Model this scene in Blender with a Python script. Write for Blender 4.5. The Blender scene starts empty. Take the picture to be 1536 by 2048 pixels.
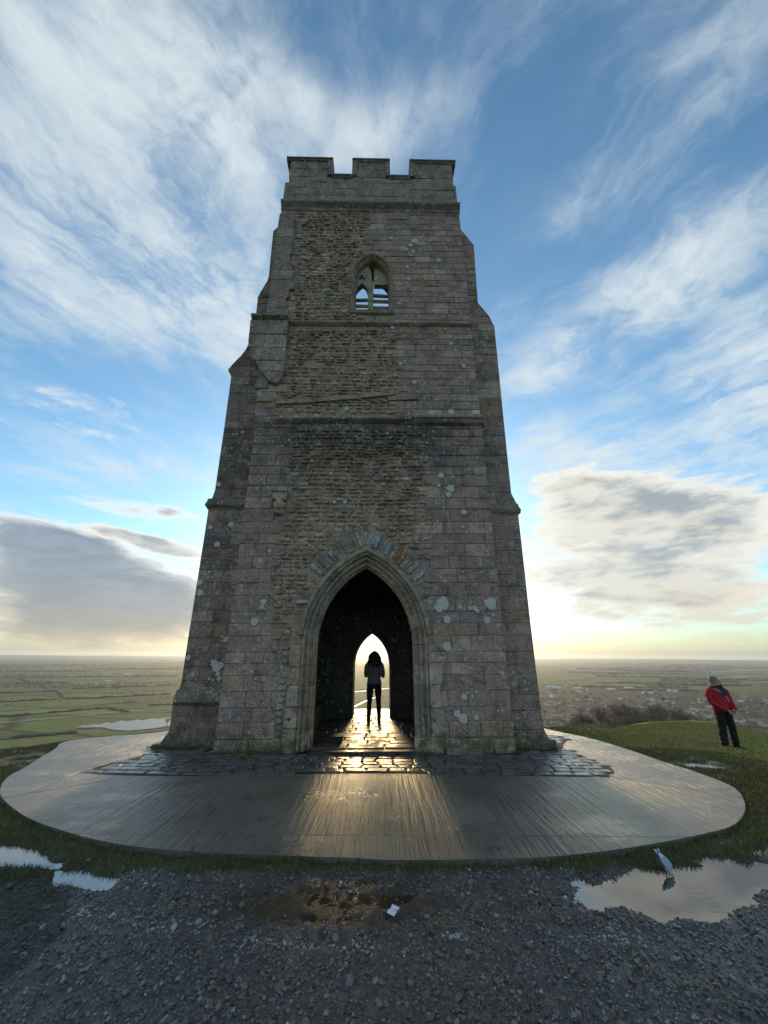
import bpy, bmesh, math, random
import numpy as np
from mathutils import Vector, Matrix, noise as mnoise

random.seed(7)
rng = np.random.default_rng(7)
rad = math.radians
SC = bpy.context.scene
COL = SC.collection

# ------------------------------------------------------------------ camera
CAM_H = 1.6
F_PX, PITCH, ROLL = 780.0, math.atan(288 / 780.0), rad(-0.37)
cam_d = bpy.data.cameras.new("camera")
cam = bpy.data.objects.new("camera", cam_d)
COL.objects.link(cam)
cam.location = (0, 0, CAM_H)
cam.rotation_euler = (Matrix.Rotation(rad(90) + PITCH, 4, 'X') @ Matrix.Rotation(-ROLL, 4, 'Z')).to_euler()
cam_d.sensor_fit = 'VERTICAL'
cam_d.sensor_height = 24.0
cam_d.sensor_width = 18.0
cam_d.lens = 24.0 * F_PX / 2048.0
cam_d.clip_start = 0.05
cam_d.clip_end = 120000
SC.camera = cam

# ------------------------------------------------------------------ node helpers
class NT:
    def __init__(s, tree):
        s.t = tree; s.n = tree.nodes; s.l = tree.links
        s.n.clear()
    def new(s, typ, **kw):
        n = s.n.new(typ)
        for k, v in kw.items(): setattr(n, k, v)
        return n
    def put(s, sock, v):
        if v is None: return
        if isinstance(v, bpy.types.NodeSocket): s.l.new(v, sock)
        else:
            if hasattr(sock.default_value, '__len__') and not hasattr(v, '__len__'):
                v = (v,) * len(sock.default_value)
            elif hasattr(sock.default_value, '__len__') and len(sock.default_value) == 4 and len(v) == 3:
                v = tuple(v) + (1,)
            sock.default_value = v
    def m(s, op, a, b=None, c=None, clamp=False):
        n = s.new('ShaderNodeMath', operation=op); n.use_clamp = clamp
        s.put(n.inputs[0], a); s.put(n.inputs[1], b)
        if c is not None: s.put(n.inputs[2], c)
        return n.outputs[0]
    def vm(s, op, a, b=None, out=0):
        n = s.new('ShaderNodeVectorMath', operation=op)
        s.put(n.inputs[0], a)
        if b is not None:
            if op == 'SCALE': s.put(n.inputs[3], b)
            else: s.put(n.inputs[1], b)
        return n.outputs['Value' if op in ('DOT_PRODUCT', 'LENGTH', 'DISTANCE') else 0]
    def mix(s, f, a, b, blend='MIX'):
        n = s.new('ShaderNodeMix', data_type='RGBA', blend_type=blend)
        n.clamp_factor = True
        s.put(n.inputs[0], f); s.put(n.inputs[6], a); s.put(n.inputs[7], b)
        return n.outputs[2]
    def smooth(s, v, a, b, lo=0.0, hi=1.0):
        n = s.new('ShaderNodeMapRange', interpolation_type='SMOOTHSTEP')
        s.put(n.inputs[0], v); s.put(n.inputs[1], a); s.put(n.inputs[2], b); s.put(n.inputs[3], lo); s.put(n.inputs[4], hi)
        return n.outputs[0]
    def noise(s, vec, scale, detail=4, rough=0.55, dist=0.0, col=False):
        n = s.new('ShaderNodeTexNoise')
        s.put(n.inputs['Vector'], vec); s.put(n.inputs['Scale'], scale); s.put(n.inputs['Detail'], detail)
        s.put(n.inputs['Roughness'], rough); s.put(n.inputs['Distortion'], dist)
        return n.outputs['Color' if col else 'Fac']
    def vor(s, vec, scale, feature='F1', out='Distance', rnd=1.0, metric='EUCLIDEAN'):
        n = s.new('ShaderNodeTexVoronoi', feature=feature)
        if feature != 'DISTANCE_TO_EDGE': n.distance = metric
        s.put(n.inputs['Vector'], vec); s.put(n.inputs['Scale'], scale); s.put(n.inputs['Randomness'], rnd)
        return n.outputs[out]
    def xyz(s, v):
        n = s.new('ShaderNodeSeparateXYZ'); s.put(n.inputs[0], v); return n.outputs
    def comb(s, x, y, z):
        n = s.new('ShaderNodeCombineXYZ'); s.put(n.inputs[0], x); s.put(n.inputs[1], y); s.put(n.inputs[2], z); return n.outputs[0]
    def bump(s, h, strength, dist, normal=None):
        n = s.new('ShaderNodeBump'); s.put(n.inputs['Height'], h); s.put(n.inputs['Strength'], strength); s.put(n.inputs['Distance'], dist)
        if normal is not None: s.put(n.inputs['Normal'], normal)
        return n.outputs[0]

# ------------------------------------------------------------------ sun and sky
SUN_AZ, SUN_EL = rad(-2.0), rad(16.0)            # azimuth from +Y towards +X
SUN_DIR = Vector((math.sin(SUN_AZ) * math.cos(SUN_EL), math.cos(SUN_AZ) * math.cos(SUN_EL), math.sin(SUN_EL)))
sun_d = bpy.data.lights.new("sun", 'SUN')
sun_d.energy = 1.1
sun_d.angle = rad(10.0)          # thin cloud veils the disc
sun_d.color = (1.0, 0.68, 0.33)
sun = bpy.data.objects.new("sun", sun_d)
COL.objects.link(sun)
sun.rotation_euler = (-SUN_DIR).to_track_quat('-Z', 'Y').to_euler()

def pix_dir(u, v):
    x, y = u - 768.0, v - 1024.0
    c, s = math.cos(ROLL), math.sin(ROLL)
    X, Y = c * x + s * y, -s * x + c * y
    return Vector((X, F_PX * math.cos(PITCH) + Y * math.sin(PITCH), F_PX * math.sin(PITCH) - Y * math.cos(PITCH))).normalized()

def pix_ground(u, v, z=0.0):
    d = pix_dir(u, v); t = (z - CAM_H) / d.z
    return Vector((d.x * t, d.y * t, z))

world = bpy.data.worlds.new("World")
SC.world = world
world.use_nodes = True
def build_world():
    w = NT(world.node_tree)
    tc = w.new('ShaderNodeTexCoord')
    D = w.vm('NORMALIZE', tc.outputs['Generated'])
    sx, sy, sz = w.xyz(D)
    sky = w.new('ShaderNodeTexSky', sky_type='NISHITA')
    sky.sun_disc = False
    sky.sun_elevation = SUN_EL
    sky.sun_rotation = SUN_AZ
    sky.altitude = 150; sky.air_density = 1.0; sky.dust_density = 0.6; sky.ozone_density = 2.5
    w.put(sky.inputs[0], w.comb(sx, sy, w.m('MAXIMUM', sz, 0.004)))
    base = w.mix(1.0, sky.outputs[0], SKY_TINT, 'MULTIPLY')
    zc = w.m('MAXIMUM', sz, 0.0)
    inv = w.m('DIVIDE', 1.0, w.m('ADD', zc, 0.10))
    P = w.comb(w.m('MULTIPLY', sx, inv), w.m('MULTIPLY', sy, inv), 0.0)
    cosS = w.vm('DOT_PRODUCT', D, tuple(SUN_DIR))
    el = w.m('ARCSINE', sz)
    # --- large patches where the high cloud gathers, each a soft streak on the sky vault
    def streak(u0, v0, u1, v1, width, amp):
        if isinstance(u0, str):                     # unseen cloud added beyond the frame for light: azimuth, elevation in degrees
            g = lambda a, e: Vector((math.sin(rad(a)) * math.cos(rad(e)), math.cos(rad(a)) * math.cos(rad(e)), math.sin(rad(e))))
            a0, e0 = (float(q) for q in u0.split()); a, b = g(a0, e0), g(*(float(q) for q in u1.split()))
        else: a, b = pix_dir(u0, v0), pix_dir(u1, v1)
        n = a.cross(b).normalized(); c = (a + b).normalized()
        half = math.acos(max(-1, min(1, a.dot(b)))) / 2
        t = w.m('DIVIDE', w.vm('DOT_PRODUCT', D, tuple(n)), width)
        g = w.m('EXPONENT', w.m('MULTIPLY', w.m('MULTIPLY', t, t), -1.0))
        k = 1.0 / max(1e-3, 1 - math.cos(half * 1.15))
        l = w.m('EXPONENT', w.m('MULTIPLY', w.m('SUBTRACT', w.vm('DOT_PRODUCT', D, tuple(c)), 1.0), k * 1.4))
        return w.m('MULTIPLY', w.m('MULTIPLY', g, l), amp)
    def total(lst):
        s = lst[0]
        for x in lst[1:]: s = w.m('ADD', s, x)
        return s
    cir = total([streak(*a) for a in CIRRUS])
    warp = w.vm('SCALE', w.vm('SUBTRACT', w.noise(P, 1.5, 5, 0.6, 0, True), (0.5, 0.5, 0.5)), 0.42)
    Pw = w.vm('ADD', P, warp)
    def fibres(deg, sc, seed):
        c, s_ = math.cos(rad(deg)), math.sin(rad(deg))
        q = w.comb(w.m('MULTIPLY', w.vm('DOT_PRODUCT', Pw, (c, s_, 0)), 0.95 * sc), w.m('MULTIPLY', w.vm('DOT_PRODUCT', Pw, (-s_, c, 0)), 2.1 * sc), seed)
        return w.noise(q, 1.0, 12, 0.66, 0.12)
    side = w.smooth(sx, -0.12, 0.25)
    fl, fr = fibres(62, 2.3, 1.0), fibres(-50, 2.3, 4.0)
    n1 = w.m('ADD', w.m('MULTIPLY', fl, w.m('SUBTRACT', 1.0, side)), w.m('MULTIPLY', fr, side))
    n2 = w.noise(Pw, 2.1, 11, 0.63, 0.1)
    nn = w.m('ADD', w.m('MULTIPLY', n1, 0.45), w.m('MULTIPLY', n2, 0.55))
    wis = w.smooth(nn, 0.40, 0.62)
    fine = w.smooth(n1, 0.38, 0.66)
    dens = w.m('ADD', w.m('MULTIPLY', cir, w.m('MULTIPLY_ADD', wis, 1.15, w.m('MULTIPLY_ADD', fine, 0.35, 0.10))), w.m('MULTIPLY', w.m('MULTIPLY', wis, fine), 0.26))
    dens = w.m('MULTIPLY', dens, w.smooth(w.noise(Pw, 8.5, 11, 0.70, 0.1), 0.28, 0.70, 0.55, 1.4))
    dens = w.m('SUBTRACT', 1.0, w.m('EXPONENT', w.m('MULTIPLY', dens, -1.25)))
    warm = w.smooth(el, rad(22), rad(2))
    ccol = w.mix(warm, CIRRUS_COL, CIRRUS_LOW)
    c1 = w.mix(dens, base, ccol)
    # --- low grey cloud sheets with lit edges
    high = w.smooth(el, rad(28), rad(42), 0.0, 2.0)
    low = w.m('SUBTRACT', total([streak(*a) for a in STRATUS]), high)
    Q = w.comb(w.m('MULTIPLY', w.m('ARCTAN2', sx, sy), 2.2), w.m('MULTIPLY', el, 7.5), 0.0)
    q1 = w.m('ADD', w.m('MULTIPLY', w.noise(Q, 1.6, 10, 0.60, 0.5), 0.65), w.m('MULTIPLY', w.noise(Q, 4.5, 8, 0.62, 0.4), 0.35))
    ld = w.m('ADD', w.m('MULTIPLY', w.m('SUBTRACT', q1, 0.5), 1.9), w.m('SUBTRACT', low, 0.30))
    ldn = w.smooth(ld, -0.05, 0.26)
    core = w.smooth(ld, 0.05, 0.50)
    edge = w.mix(w.smooth(el, rad(12), rad(2)), STRATUS_EDGE, STRATUS_EDGE_LOW)
    tex = w.smooth(w.noise(Q, 5.0, 10, 0.62, 0.3), 0.32, 0.68)
    lcol = w.mix(core, edge, w.mix(tex, STRATUS_CORE, (1.12, 1.32, 1.56, 1)))
    c2 = w.mix(w.m('MULTIPLY', ldn, 0.93), c1, lcol)
    # --- paler heaped cloud, low on the right and on round the sky
    pal = w.m('SUBTRACT', total([streak(*a) for a in PALE]), high)
    q2 = w.m('ADD', w.m('MULTIPLY', w.noise(Q, 2.2, 10, 0.60, 0.3), 0.6), w.m('MULTIPLY', w.noise(Q, 6.5, 9, 0.62, 0.2), 0.4))
    pd = w.m('ADD', w.m('MULTIPLY', w.m('SUBTRACT', q2, 0.5), 2.0), w.m('SUBTRACT', pal, 0.40))
    tex2 = w.smooth(w.m('ADD', w.m('MULTIPLY', w.noise(Q, 1.5, 10, 0.6, 0.2), 0.6), w.m('MULTIPLY', w.noise(Q, 4.6, 9, 0.62, 0.2), 0.45)), 0.42, 0.60)
    pcol = w.mix(w.smooth(pd, 0.10, 0.55), PALE_EDGE, w.mix(tex2, PALE_DARK, PALE_CORE))
    c2 = w.mix(w.m('MULTIPLY', w.smooth(pd, -0.06, 0.22), 0.9), c2, pcol)
    # --- cream band over the horizon, all the way round, and the glow round the veiled sun
    hz = w.m('EXPONENT', w.m('MULTIPLY', w.m('ABSOLUTE', el), -1 / rad(4.2)))
    toward = w.smooth(cosS, 0.45, 0.97)
    c3 = w.mix(w.m('MULTIPLY', hz, 0.85), c2, w.mix(toward, (1.65, 1.55, 1.18, 1), tuple(HZ) + (1,)))
    g1 = w.m('EXPONENT', w.m('MULTIPLY', w.m('SUBTRACT', cosS, 1.0), 130.0))
    g2 = w.m('EXPONENT', w.m('MULTIPLY', w.m('SUBTRACT', cosS, 1.0), 40.0))
    lowfall = w.m('EXPONENT', w.m('MULTIPLY', w.m('ABSOLUTE', el), -1 / rad(16)))
    glow = w.m('ADD', w.m('MULTIPLY', g1, GLOW[0]), w.m('MULTIPLY', w.m('MULTIPLY', g2, lowfall), GLOW[1]))
    gl = w.vm('SCALE', (1.0, 0.80, 0.44), glow)
    c4 = w.vm('ADD', c3, gl)
    bg = w.new('ShaderNodeBackground'); bg.inputs['Strength'].default_value = 0.1
    w.put(bg.inputs['Color'], c4)
    out = w.new('ShaderNodeOutputWorld')
    w.l.new(bg.outputs[0], out.inputs['Surface'])
# colours below are multiplied by the background strength (0.1)
SKY_TINT = (0.55, 0.72, 0.71, 1)
CIRRUS_COL = (2.55, 2.85, 2.95, 1); CIRRUS_LOW = (3.15, 3.05, 2.75, 1)
STRATUS_EDGE = (3.5, 3.55, 3.4, 1); STRATUS_EDGE_LOW = (3.5, 3.2, 2.5, 1)
STRATUS_CORE = (0.80, 0.98, 1.26, 1)
HZ = (2.0, 1.45, 0.86)
GLOW = (6.0, 4.5)
PALE_EDGE = (3.35, 3.25, 2.9, 1); PALE_CORE = (2.85, 2.75, 2.42, 1); PALE_DARK = (1.25, 1.36, 1.45, 1)
PALE = [(1030, 1130, 1600, 1170, 0.11, 1.05), (1080, 1030, 1640, 1000, 0.075, 0.9), (1040, 960, 1330, 980, 0.055, 0.75), (150, 1052, 430, 1125, 0.020, 1.25),
    ('70 14', 0, '150 18', 0, 0.10, 0.8), ('160 20', 0, '230 16', 0, 0.12, 0.8), ('-70 16', 0, '-140 20', 0, 0.10, 0.7)]
CIRRUS = [   # pixel ends of each streak in the photograph, width (rad), amount
    (120, -80, 540, 420, 0.10, 1.1), (250, 330, 520, 720, 0.11, 1.25), (-50, 300, 420, 640, 0.075, 1.0), (380, 230, 470, 330, 0.07, 1.0),
    (-40, 520, 330, 660, 0.06, 0.9), (300, 20, 640, 300, 0.07, 0.6), (560, 160, 620, 230, 0.04, 0.9), (-40, 60, 300, 200, 0.10, 0.5),
    (1000, 780, 1230, 660, 0.05, 1.0), (1150, 660, 1560, 380, 0.06, 0.8), (1040, 880, 1300, 980, 0.08, 1.2), (1230, 600, 1560, 560, 0.06, 0.6),
    (1380, 950, 1580, 640, 0.12, 1.1), (1080, 1080, 1300, 900, 0.07, 1.0), (640, 320, 860, 220, 0.05, 0.7), (1050, 450, 1300, 350, 0.07, 0.35),
    (150, 940, 420, 960, 0.035, 0.8), ('-60 45', 0, '-140 50', 0, 0.16, 1.0), ('120 40', 0, '190 55', 0, 0.18, 1.0), ('200 35', 0, '260 30', 0, 0.14, 0.9), ('60 60', 0, '150 70', 0, 0.12, 0.8)]  # azimuth pairs: unseen cloud added behind to light the tower front
STRATUS = [
    (-120, 1190, 460, 1215, 0.085, 1.25), (-80, 1060, 260, 1120, 0.050, 0.95), (-80, 770, 400, 900, 0.07, 0.30), (60, 1000, 420, 1040, 0.024, 0.5),
    (1080, 1090, 1330, 1110, 0.03, 0.45), (1260, 1045, 1620, 1060, 0.028, 0.62), (1240, 1190, 1620, 1180, 0.03, 0.55), ('80 8', 0, '130 10', 0, 0.05, 0.7), ('190 9', 0, '250 9', 0, 0.05, 0.7)]
build_world()

SC.view_settings.view_transform = 'Standard'
SC.view_settings.look = 'None'
SC.view_settings.exposure = 1.55
SC.view_settings.gamma = 1.0
SC.view_settings.use_curve_mapping = False
SC.cycles.use_denoising = True
SC.cycles.max_bounces = 6
SC.cycles.diffuse_bounces = 3
SC.cycles.glossy_bounces = 3
SC.cycles.volume_bounces = 0
SC.cycles.sample_clamp_indirect = 6.0

# ------------------------------------------------------------------ object helpers
def tag(o, label=None, cat=None, group=None, kind=None):
    if label: o['label'] = label
    if cat: o['category'] = cat
    if group: o['group'] = group
    if kind: o['kind'] = kind
    return o

def link(o, parent=None):
    COL.objects.link(o)
    if parent is not None: o.parent = parent
    return o

def empty(name, loc=(0, 0, 0), rotz=0.0):
    o = bpy.data.objects.new(name, None)
    o.empty_display_size = 0.2
    o.location = loc; o.rotation_euler = (0, 0, rotz)
    return link(o)

class MB:
    """collects polygons with a tint per vertex and builds ONE mesh object"""
    def __init__(s): s.v = []; s.f = []; s.c = []; s.mi = []
    def add(s, verts, faces, tint=(0.5, 0.5, 0.5), mi=0):
        b = len(s.v)
        s.v += [tuple(p) for p in verts]
        s.c += [tuple(tint)] * len(verts)
        s.f += [tuple(b + i for i in f) for f in faces]
        s.mi += [mi] * len(faces)
    def box(s, x0, x1, y0, y1, z0, z1, tint=(0.5, 0.5, 0.5), mi=0):
        s.add([(x0, y0, z0), (x1, y0, z0), (x1, y1, z0), (x0, y1, z0), (x0, y0, z1), (x1, y0, z1), (x1, y1, z1), (x0, y1, z1)],
              [(0, 1, 5, 4), (1, 2, 6, 5), (2, 3, 7, 6), (3, 0, 4, 7), (4, 5, 6, 7), (3, 2, 1, 0)], tint, mi)
    def prism(s, poly, y0, y1, tint=(0.5, 0.5, 0.5), mi=0):
        """poly: (x,z) points, counter-clockwise seen from the front (-y)"""
        n = len(poly)
        vs = [(x, y0, z) for x, z in poly] + [(x, y1, z) for x, z in poly]
        fs = [tuple(range(n)), tuple(range(2 * n - 1, n - 1, -1))]
        for i in range(n):
            j = (i + 1) % n
            fs.append((j, i, n + i, n + j))
        s.add(vs, fs, tint, mi)
    def tube(s, pts, radii, n=8, tint=(0.5, 0.5, 0.5), mi=0, cap=True, sy=1.0):
        rings = []
        b = len(s.v); vs = []
        for i, p in enumerate(pts):
            p = Vector(p)
            d = (Vector(pts[min(i + 1, len(pts) - 1)]) - Vector(pts[max(i - 1, 0)])).normalized()
            a = Vector((1, 0, 0)) if abs(d.x) < 0.8 else Vector((0, 1, 0))
            u = (a - d * a.dot(d)).normalized(); w = d.cross(u)
            r = radii[i]
            rx, ry = r if hasattr(r, '__len__') else (r, r * sy)
            for k in range(n):
                t = 2 * math.pi * k / n
                vs.append(p + u * (rx * math.cos(t)) + w * (ry * math.sin(t)))
        fs = []
        for i in range(len(pts) - 1):
            for k in range(n):
                k2 = (k + 1) % n
                fs.append((i * n + k, i * n + k2, (i + 1) * n + k2, (i + 1) * n + k))
        if cap:
            fs.append(tuple(range(n - 1, -1, -1))); e = (len(pts) - 1) * n
            fs.append(tuple(range(e, e + n)))
        s.add(vs, fs, tint, mi)
    def blob(s, c, r, tint=(0.5, 0.5, 0.5), mi=0, nu=10, nv=7, rot=None):
        vs = []; fs = []
        for j in range(1, nv):
            ph = math.pi * j / nv
            for i in range(nu):
                th = 2 * math.pi * i / nu
                vs.append(Vector((r[0] * math.sin(ph) * math.cos(th), r[1] * math.sin(ph) * math.sin(th), r[2] * math.cos(ph))))
        vs.append(Vector((0, 0, r[2]))); vs.append(Vector((0, 0, -r[2])))
        T = len(vs) - 2; Bm = len(vs) - 1
        for j in range(nv - 2):
            for i in range(nu):
                i2 = (i + 1) % nu
                fs.append((j * nu + i, (j + 1) * nu + i, (j + 1) * nu + i2, j * nu + i2))
        for i in range(nu):
            i2 = (i + 1) % nu
            fs.append((T, i, i2)); fs.append((Bm, (nv - 2) * nu + i2, (nv - 2) * nu + i))
        if rot is not None: vs = [rot @ p for p in vs]
        s.add([p + Vector(c) for p in vs], fs, tint, mi)
    def mesh(s, name, mats, smooth=False):
        me = bpy.data.meshes.new(name)
        me.from_pydata(s.v, [], s.f)
        for m in (mats if isinstance(mats, (list, tuple)) else [mats]): me.materials.append(m)
        if any(s.mi): me.polygons.foreach_set('material_index', s.mi)
        ca = me.color_attributes.new('tint', 'FLOAT_COLOR', 'POINT')
        arr = np.ones((len(s.v), 4), np.float32); arr[:, :3] = np.array(s.c, np.float32)
        ca.data.foreach_set('color', arr.ravel())
        if smooth: me.polygons.foreach_set('use_smooth', [True] * len(s.f))
        me.update()
        return me
    def build(s, name, mats, parent=None, smooth=False):
        return link(bpy.data.objects.new(name, s.mesh(name, mats, smooth)), parent)

def np_mesh(name, V, Fq, mat, tint=None, smooth=False):
    """fast mesh from arrays: V (n,3), Fq (m,k)"""
    me = bpy.data.meshes.new(name)
    n, (m, k) = len(V), Fq.shape
    me.vertices.add(n); me.vertices.foreach_set('co', np.ascontiguousarray(V, np.float32).ravel())
    me.loops.add(m * k); me.loops.foreach_set('vertex_index', np.ascontiguousarray(Fq, np.int32).ravel())
    me.polygons.add(m)
    me.polygons.foreach_set('loop_start', np.arange(0, m * k, k, dtype=np.int32))
    me.polygons.foreach_set('use_smooth', np.full(m, smooth))
    ca = me.color_attributes.new('tint', 'FLOAT_COLOR', 'POINT')
    arr = np.ones((n, 4), np.float32)
    arr[:, :3] = 0.5 if tint is None else tint
    ca.data.foreach_set('color', arr.ravel())
    me.materials.append(mat)
    me.update(calc_edges=True)
    me.validate()
    return me

def vnoise(x, y, s=1.0, seed=0, octv=4, gain=0.5):
    """value noise on arrays, 0..1"""
    x = np.asarray(x, float) * s + seed * 17.31; y = np.asarray(y, float) * s + seed * 9.77
    tot = np.zeros(np.broadcast(x, y).shape); amp = 1.0; norm = 0.0
    for o in range(octv):
        xi, yi = np.floor(x).astype(np.int64), np.floor(y).astype(np.int64)
        fx, fy = x - xi, y - yi
        fx = fx * fx * (3 - 2 * fx); fy = fy * fy * (3 - 2 * fy)
        def h(a, b):
            q = (a * 374761393 + b * 668265263 + (seed + o) * 974711) & 0x7fffffff
            q = ((q ^ (q >> 13)) * 1274126177) & 0x7fffffff
            return ((q ^ (q >> 16)) & 0xffff) / 65535.0
        v = (h(xi, yi) * (1 - fx) + h(xi + 1, yi) * fx) * (1 - fy) + (h(xi, yi + 1) * (1 - fx) + h(xi + 1, yi + 1) * fx) * fy
        tot += v * amp; norm += amp; amp *= gain; x = x * 2.03 + 5.1; y = y * 2.03 + 3.7
    return tot / norm

def sstep(x, a, b):
    t = np.clip((np.asarray(x, float) - a) / (b - a), 0, 1)
    return t * t * (3 - 2 * t)

# ------------------------------------------------------------------ materials
def material(name):
    m = bpy.data.materials.new(name); m.use_nodes = True
    w = NT(m.node_tree)
    p = w.new('ShaderNodeBsdfPrincipled'); o = w.new('ShaderNodeOutputMaterial')
    w.l.new(p.outputs[0], o.inputs['Surface'])
    tc = w.new('ShaderNodeTexCoord')
    return m, w, p, tc.outputs['Object']
def tint_of(w):
    a = w.new('ShaderNodeAttribute'); a.attribute_name = 'tint'; return a.outputs['Color']

def stone_material():
    m, w, p, P = material('old_stone')
    x, y, z = w.xyz(P)
    t = tint_of(w)
    nA = w.noise(P, 2.2, 6, 0.65); nB = w.noise(P, 14, 6, 0.7); nC = w.noise(P, 70, 3, 0.6)
    k = w.m('ADD', w.m('MULTIPLY_ADD', nA, 1.35, -0.52), w.m('ADD', w.m('MULTIPLY', nB, 1.25), w.m('MULTIPLY', nC, 0.45)))
    c = w.mix(1.0, t, w.comb(k, k, k), 'MULTIPLY')
    # ochre weathering
    c = w.mix(w.m('MULTIPLY', w.smooth(w.noise(P, 1.3, 5, 0.6), 0.52, 0.72), 0.4), c, (0.30, 0.205, 0.115, 1))
    # black lichen / soot: under the string courses; darker too over the left buttress and parapet top
    def band(z0, z1, amt):
        up = w.smooth(z, z0, z1); dn = w.smooth(z, z1 + 0.06, z1, 0.0, 1.0)
        return w.m('MULTIPLY', w.m('MULTIPLY', up, dn), amt)
    bl = w.m('ADD', w.m('MULTIPLY', band(4.2, 6.8, 0.85), w.smooth(w.m('ABSOLUTE', x), 2.75, 1.6, 0.45, 1.0)), w.m('ADD', band(8.6, 9.75, 0.3), band(12.8, 14.3, 0.35)))
    bl = w.m('ADD', bl, w.m('MULTIPLY', w.smooth(x, -2.6, -2.9), 0.25))
    bl = w.m('ADD', bl, w.m('MULTIPLY', w.smooth(z, 15.2, 15.9), 0.25))
    blm = w.smooth(w.m('ADD', w.m('MULTIPLY', w.noise(P, 3.1, 7, 0.68), 1.0), w.m('MULTIPLY', bl, 0.40)), 0.50, 0.92)
    c = w.mix(w.m('MULTIPLY', blm, 0.78), c, (0.035, 0.031, 0.030, 1))
    # dark crust in ragged patches of every size, running across the joints
    cr = w.smooth(w.noise(w.vm('ADD', P, (2, 5, 9)), 5.5, 9, 0.78), 0.50, 0.60)
    c = w.mix(w.m('MULTIPLY', cr, 0.5), c, (0.075, 0.060, 0.055, 1))
    # fine black pitting
    c = w.mix(w.m('MULTIPLY', w.smooth(w.noise(P, 24, 5, 0.75), 0.52, 0.68), 0.72), c, (0.04, 0.035, 0.03, 1))
    # pale crusty lichen: soft clouds and small discs
    l1 = w.m('MULTIPLY', w.smooth(w.noise(P, 9, 6, 0.75), 0.60, 0.74), w.smooth(w.noise(P, 0.9, 3), 0.40, 0.62))
    zl = w.smooth(z, 7.5, 2.0, 0.25, 1.0)
    c = w.mix(w.m('MULTIPLY', w.m('MULTIPLY', l1, zl), 0.62), c, (0.50, 0.48, 0.42, 1))
    v = w.new('ShaderNodeTexVoronoi'); w.put(v.inputs['Vector'], w.vm('ADD', P, w.vm('SCALE', w.noise(P, 40, 2, 0.5, 0, True), 0.02))); v.inputs['Scale'].default_value = 13
    vr = w.xyz(v.outputs['Color'])[0]
    rr = w.m('MULTIPLY', w.smooth(vr, 0.50, 1.0), 0.40)
    disc = w.m('LESS_THAN', v.outputs['Distance'], rr)
    ring = w.m('MULTIPLY', disc, w.m('GREATER_THAN', v.outputs['Distance'], w.m('MULTIPLY', rr, 0.45)))
    c = w.mix(w.m('MULTIPLY', w.m('MULTIPLY', ring, w.smooth(w.noise(P, 1.7, 3), 0.40, 0.55)), 0.8), c, (0.54, 0.49, 0.42, 1))
    v2 = w.new('ShaderNodeTexVoronoi'); w.put(v2.inputs['Vector'], w.vm('ADD', P, w.vm('SCALE', w.noise(P, 60, 2, 0.5, 0, True), 0.015))); v2.inputs['Scale'].default_value = 30
    r2 = w.m('MULTIPLY', w.smooth(w.xyz(v2.outputs['Color'])[1], 0.50, 1.0), 0.46)
    c = w.mix(w.m('MULTIPLY', w.m('MULTIPLY', w.m('LESS_THAN', v2.outputs['Distance'], r2), w.smooth(w.noise(P, 1.1, 4, 0.6), 0.40, 0.58)), 0.75), c, (0.52, 0.47, 0.40, 1))
    # mustard lichen
    c = w.mix(w.m('MULTIPLY', w.smooth(w.noise(w.vm('ADD', P, (7, 3, 1)), 4.0, 5, 0.7), 0.63, 0.72), 0.55), c, (0.20, 0.14, 0.035, 1))
    # green algae near the ground
    mo = w.smooth(w.m('ADD', w.noise(P, 6, 7, 0.72), w.smooth(z, 0.85, 0.0, 0.0, 0.30)), 0.60, 0.92)
    c = w.mix(w.m('MULTIPLY', w.m('MULTIPLY', mo, 0.85), w.smooth(z, 1.3, 0.2)), c, (0.075, 0.070, 0.026, 1))
    w.put(p.inputs['Base Color'], c)
    w.put(p.inputs['Roughness'], 0.85)
    p.inputs['Specular IOR Level'].default_value = 0.25
    h = w.m('ADD', w.m('MULTIPLY', w.noise(P, 18, 7, 0.72), 1.0), w.m('MULTIPLY', w.vor(P, 34), 0.35))
    w.put(p.inputs['Normal'], w.bump(h, 0.75, 0.03))
    return m
M_STONE = stone_material()

def simple(name, col=None, rough=0.8, var=0.35, scale=20, bump=0.3, bdist=0.01, spec=0.3, wet=None, use_tint=False):
    m, w, p, P = material(name)
    base = tint_of(w) if use_tint else tuple(col) + (1,)
    n = w.noise(P, scale, 5, 0.6)
    k = w.m('MULTIPLY_ADD', n, 2 * var, 1 - var)
    w.put(p.inputs['Base Color'], w.mix(1.0, base, w.comb(k, k, k), 'MULTIPLY'))
    if wet:
        w.put(p.inputs['Roughness'], w.smooth(w.noise(P, scale * 0.35, 5, 0.6), 0.35, 0.65, wet[0], wet[1]))
    else: p.inputs['Roughness'].default_value = rough
    p.inputs['Specular IOR Level'].default_value = spec
    if bump: w.put(p.inputs['Normal'], w.bump(w.noise(P, scale * 1.7, 6, 0.65), bump, bdist))
    return m
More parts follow.
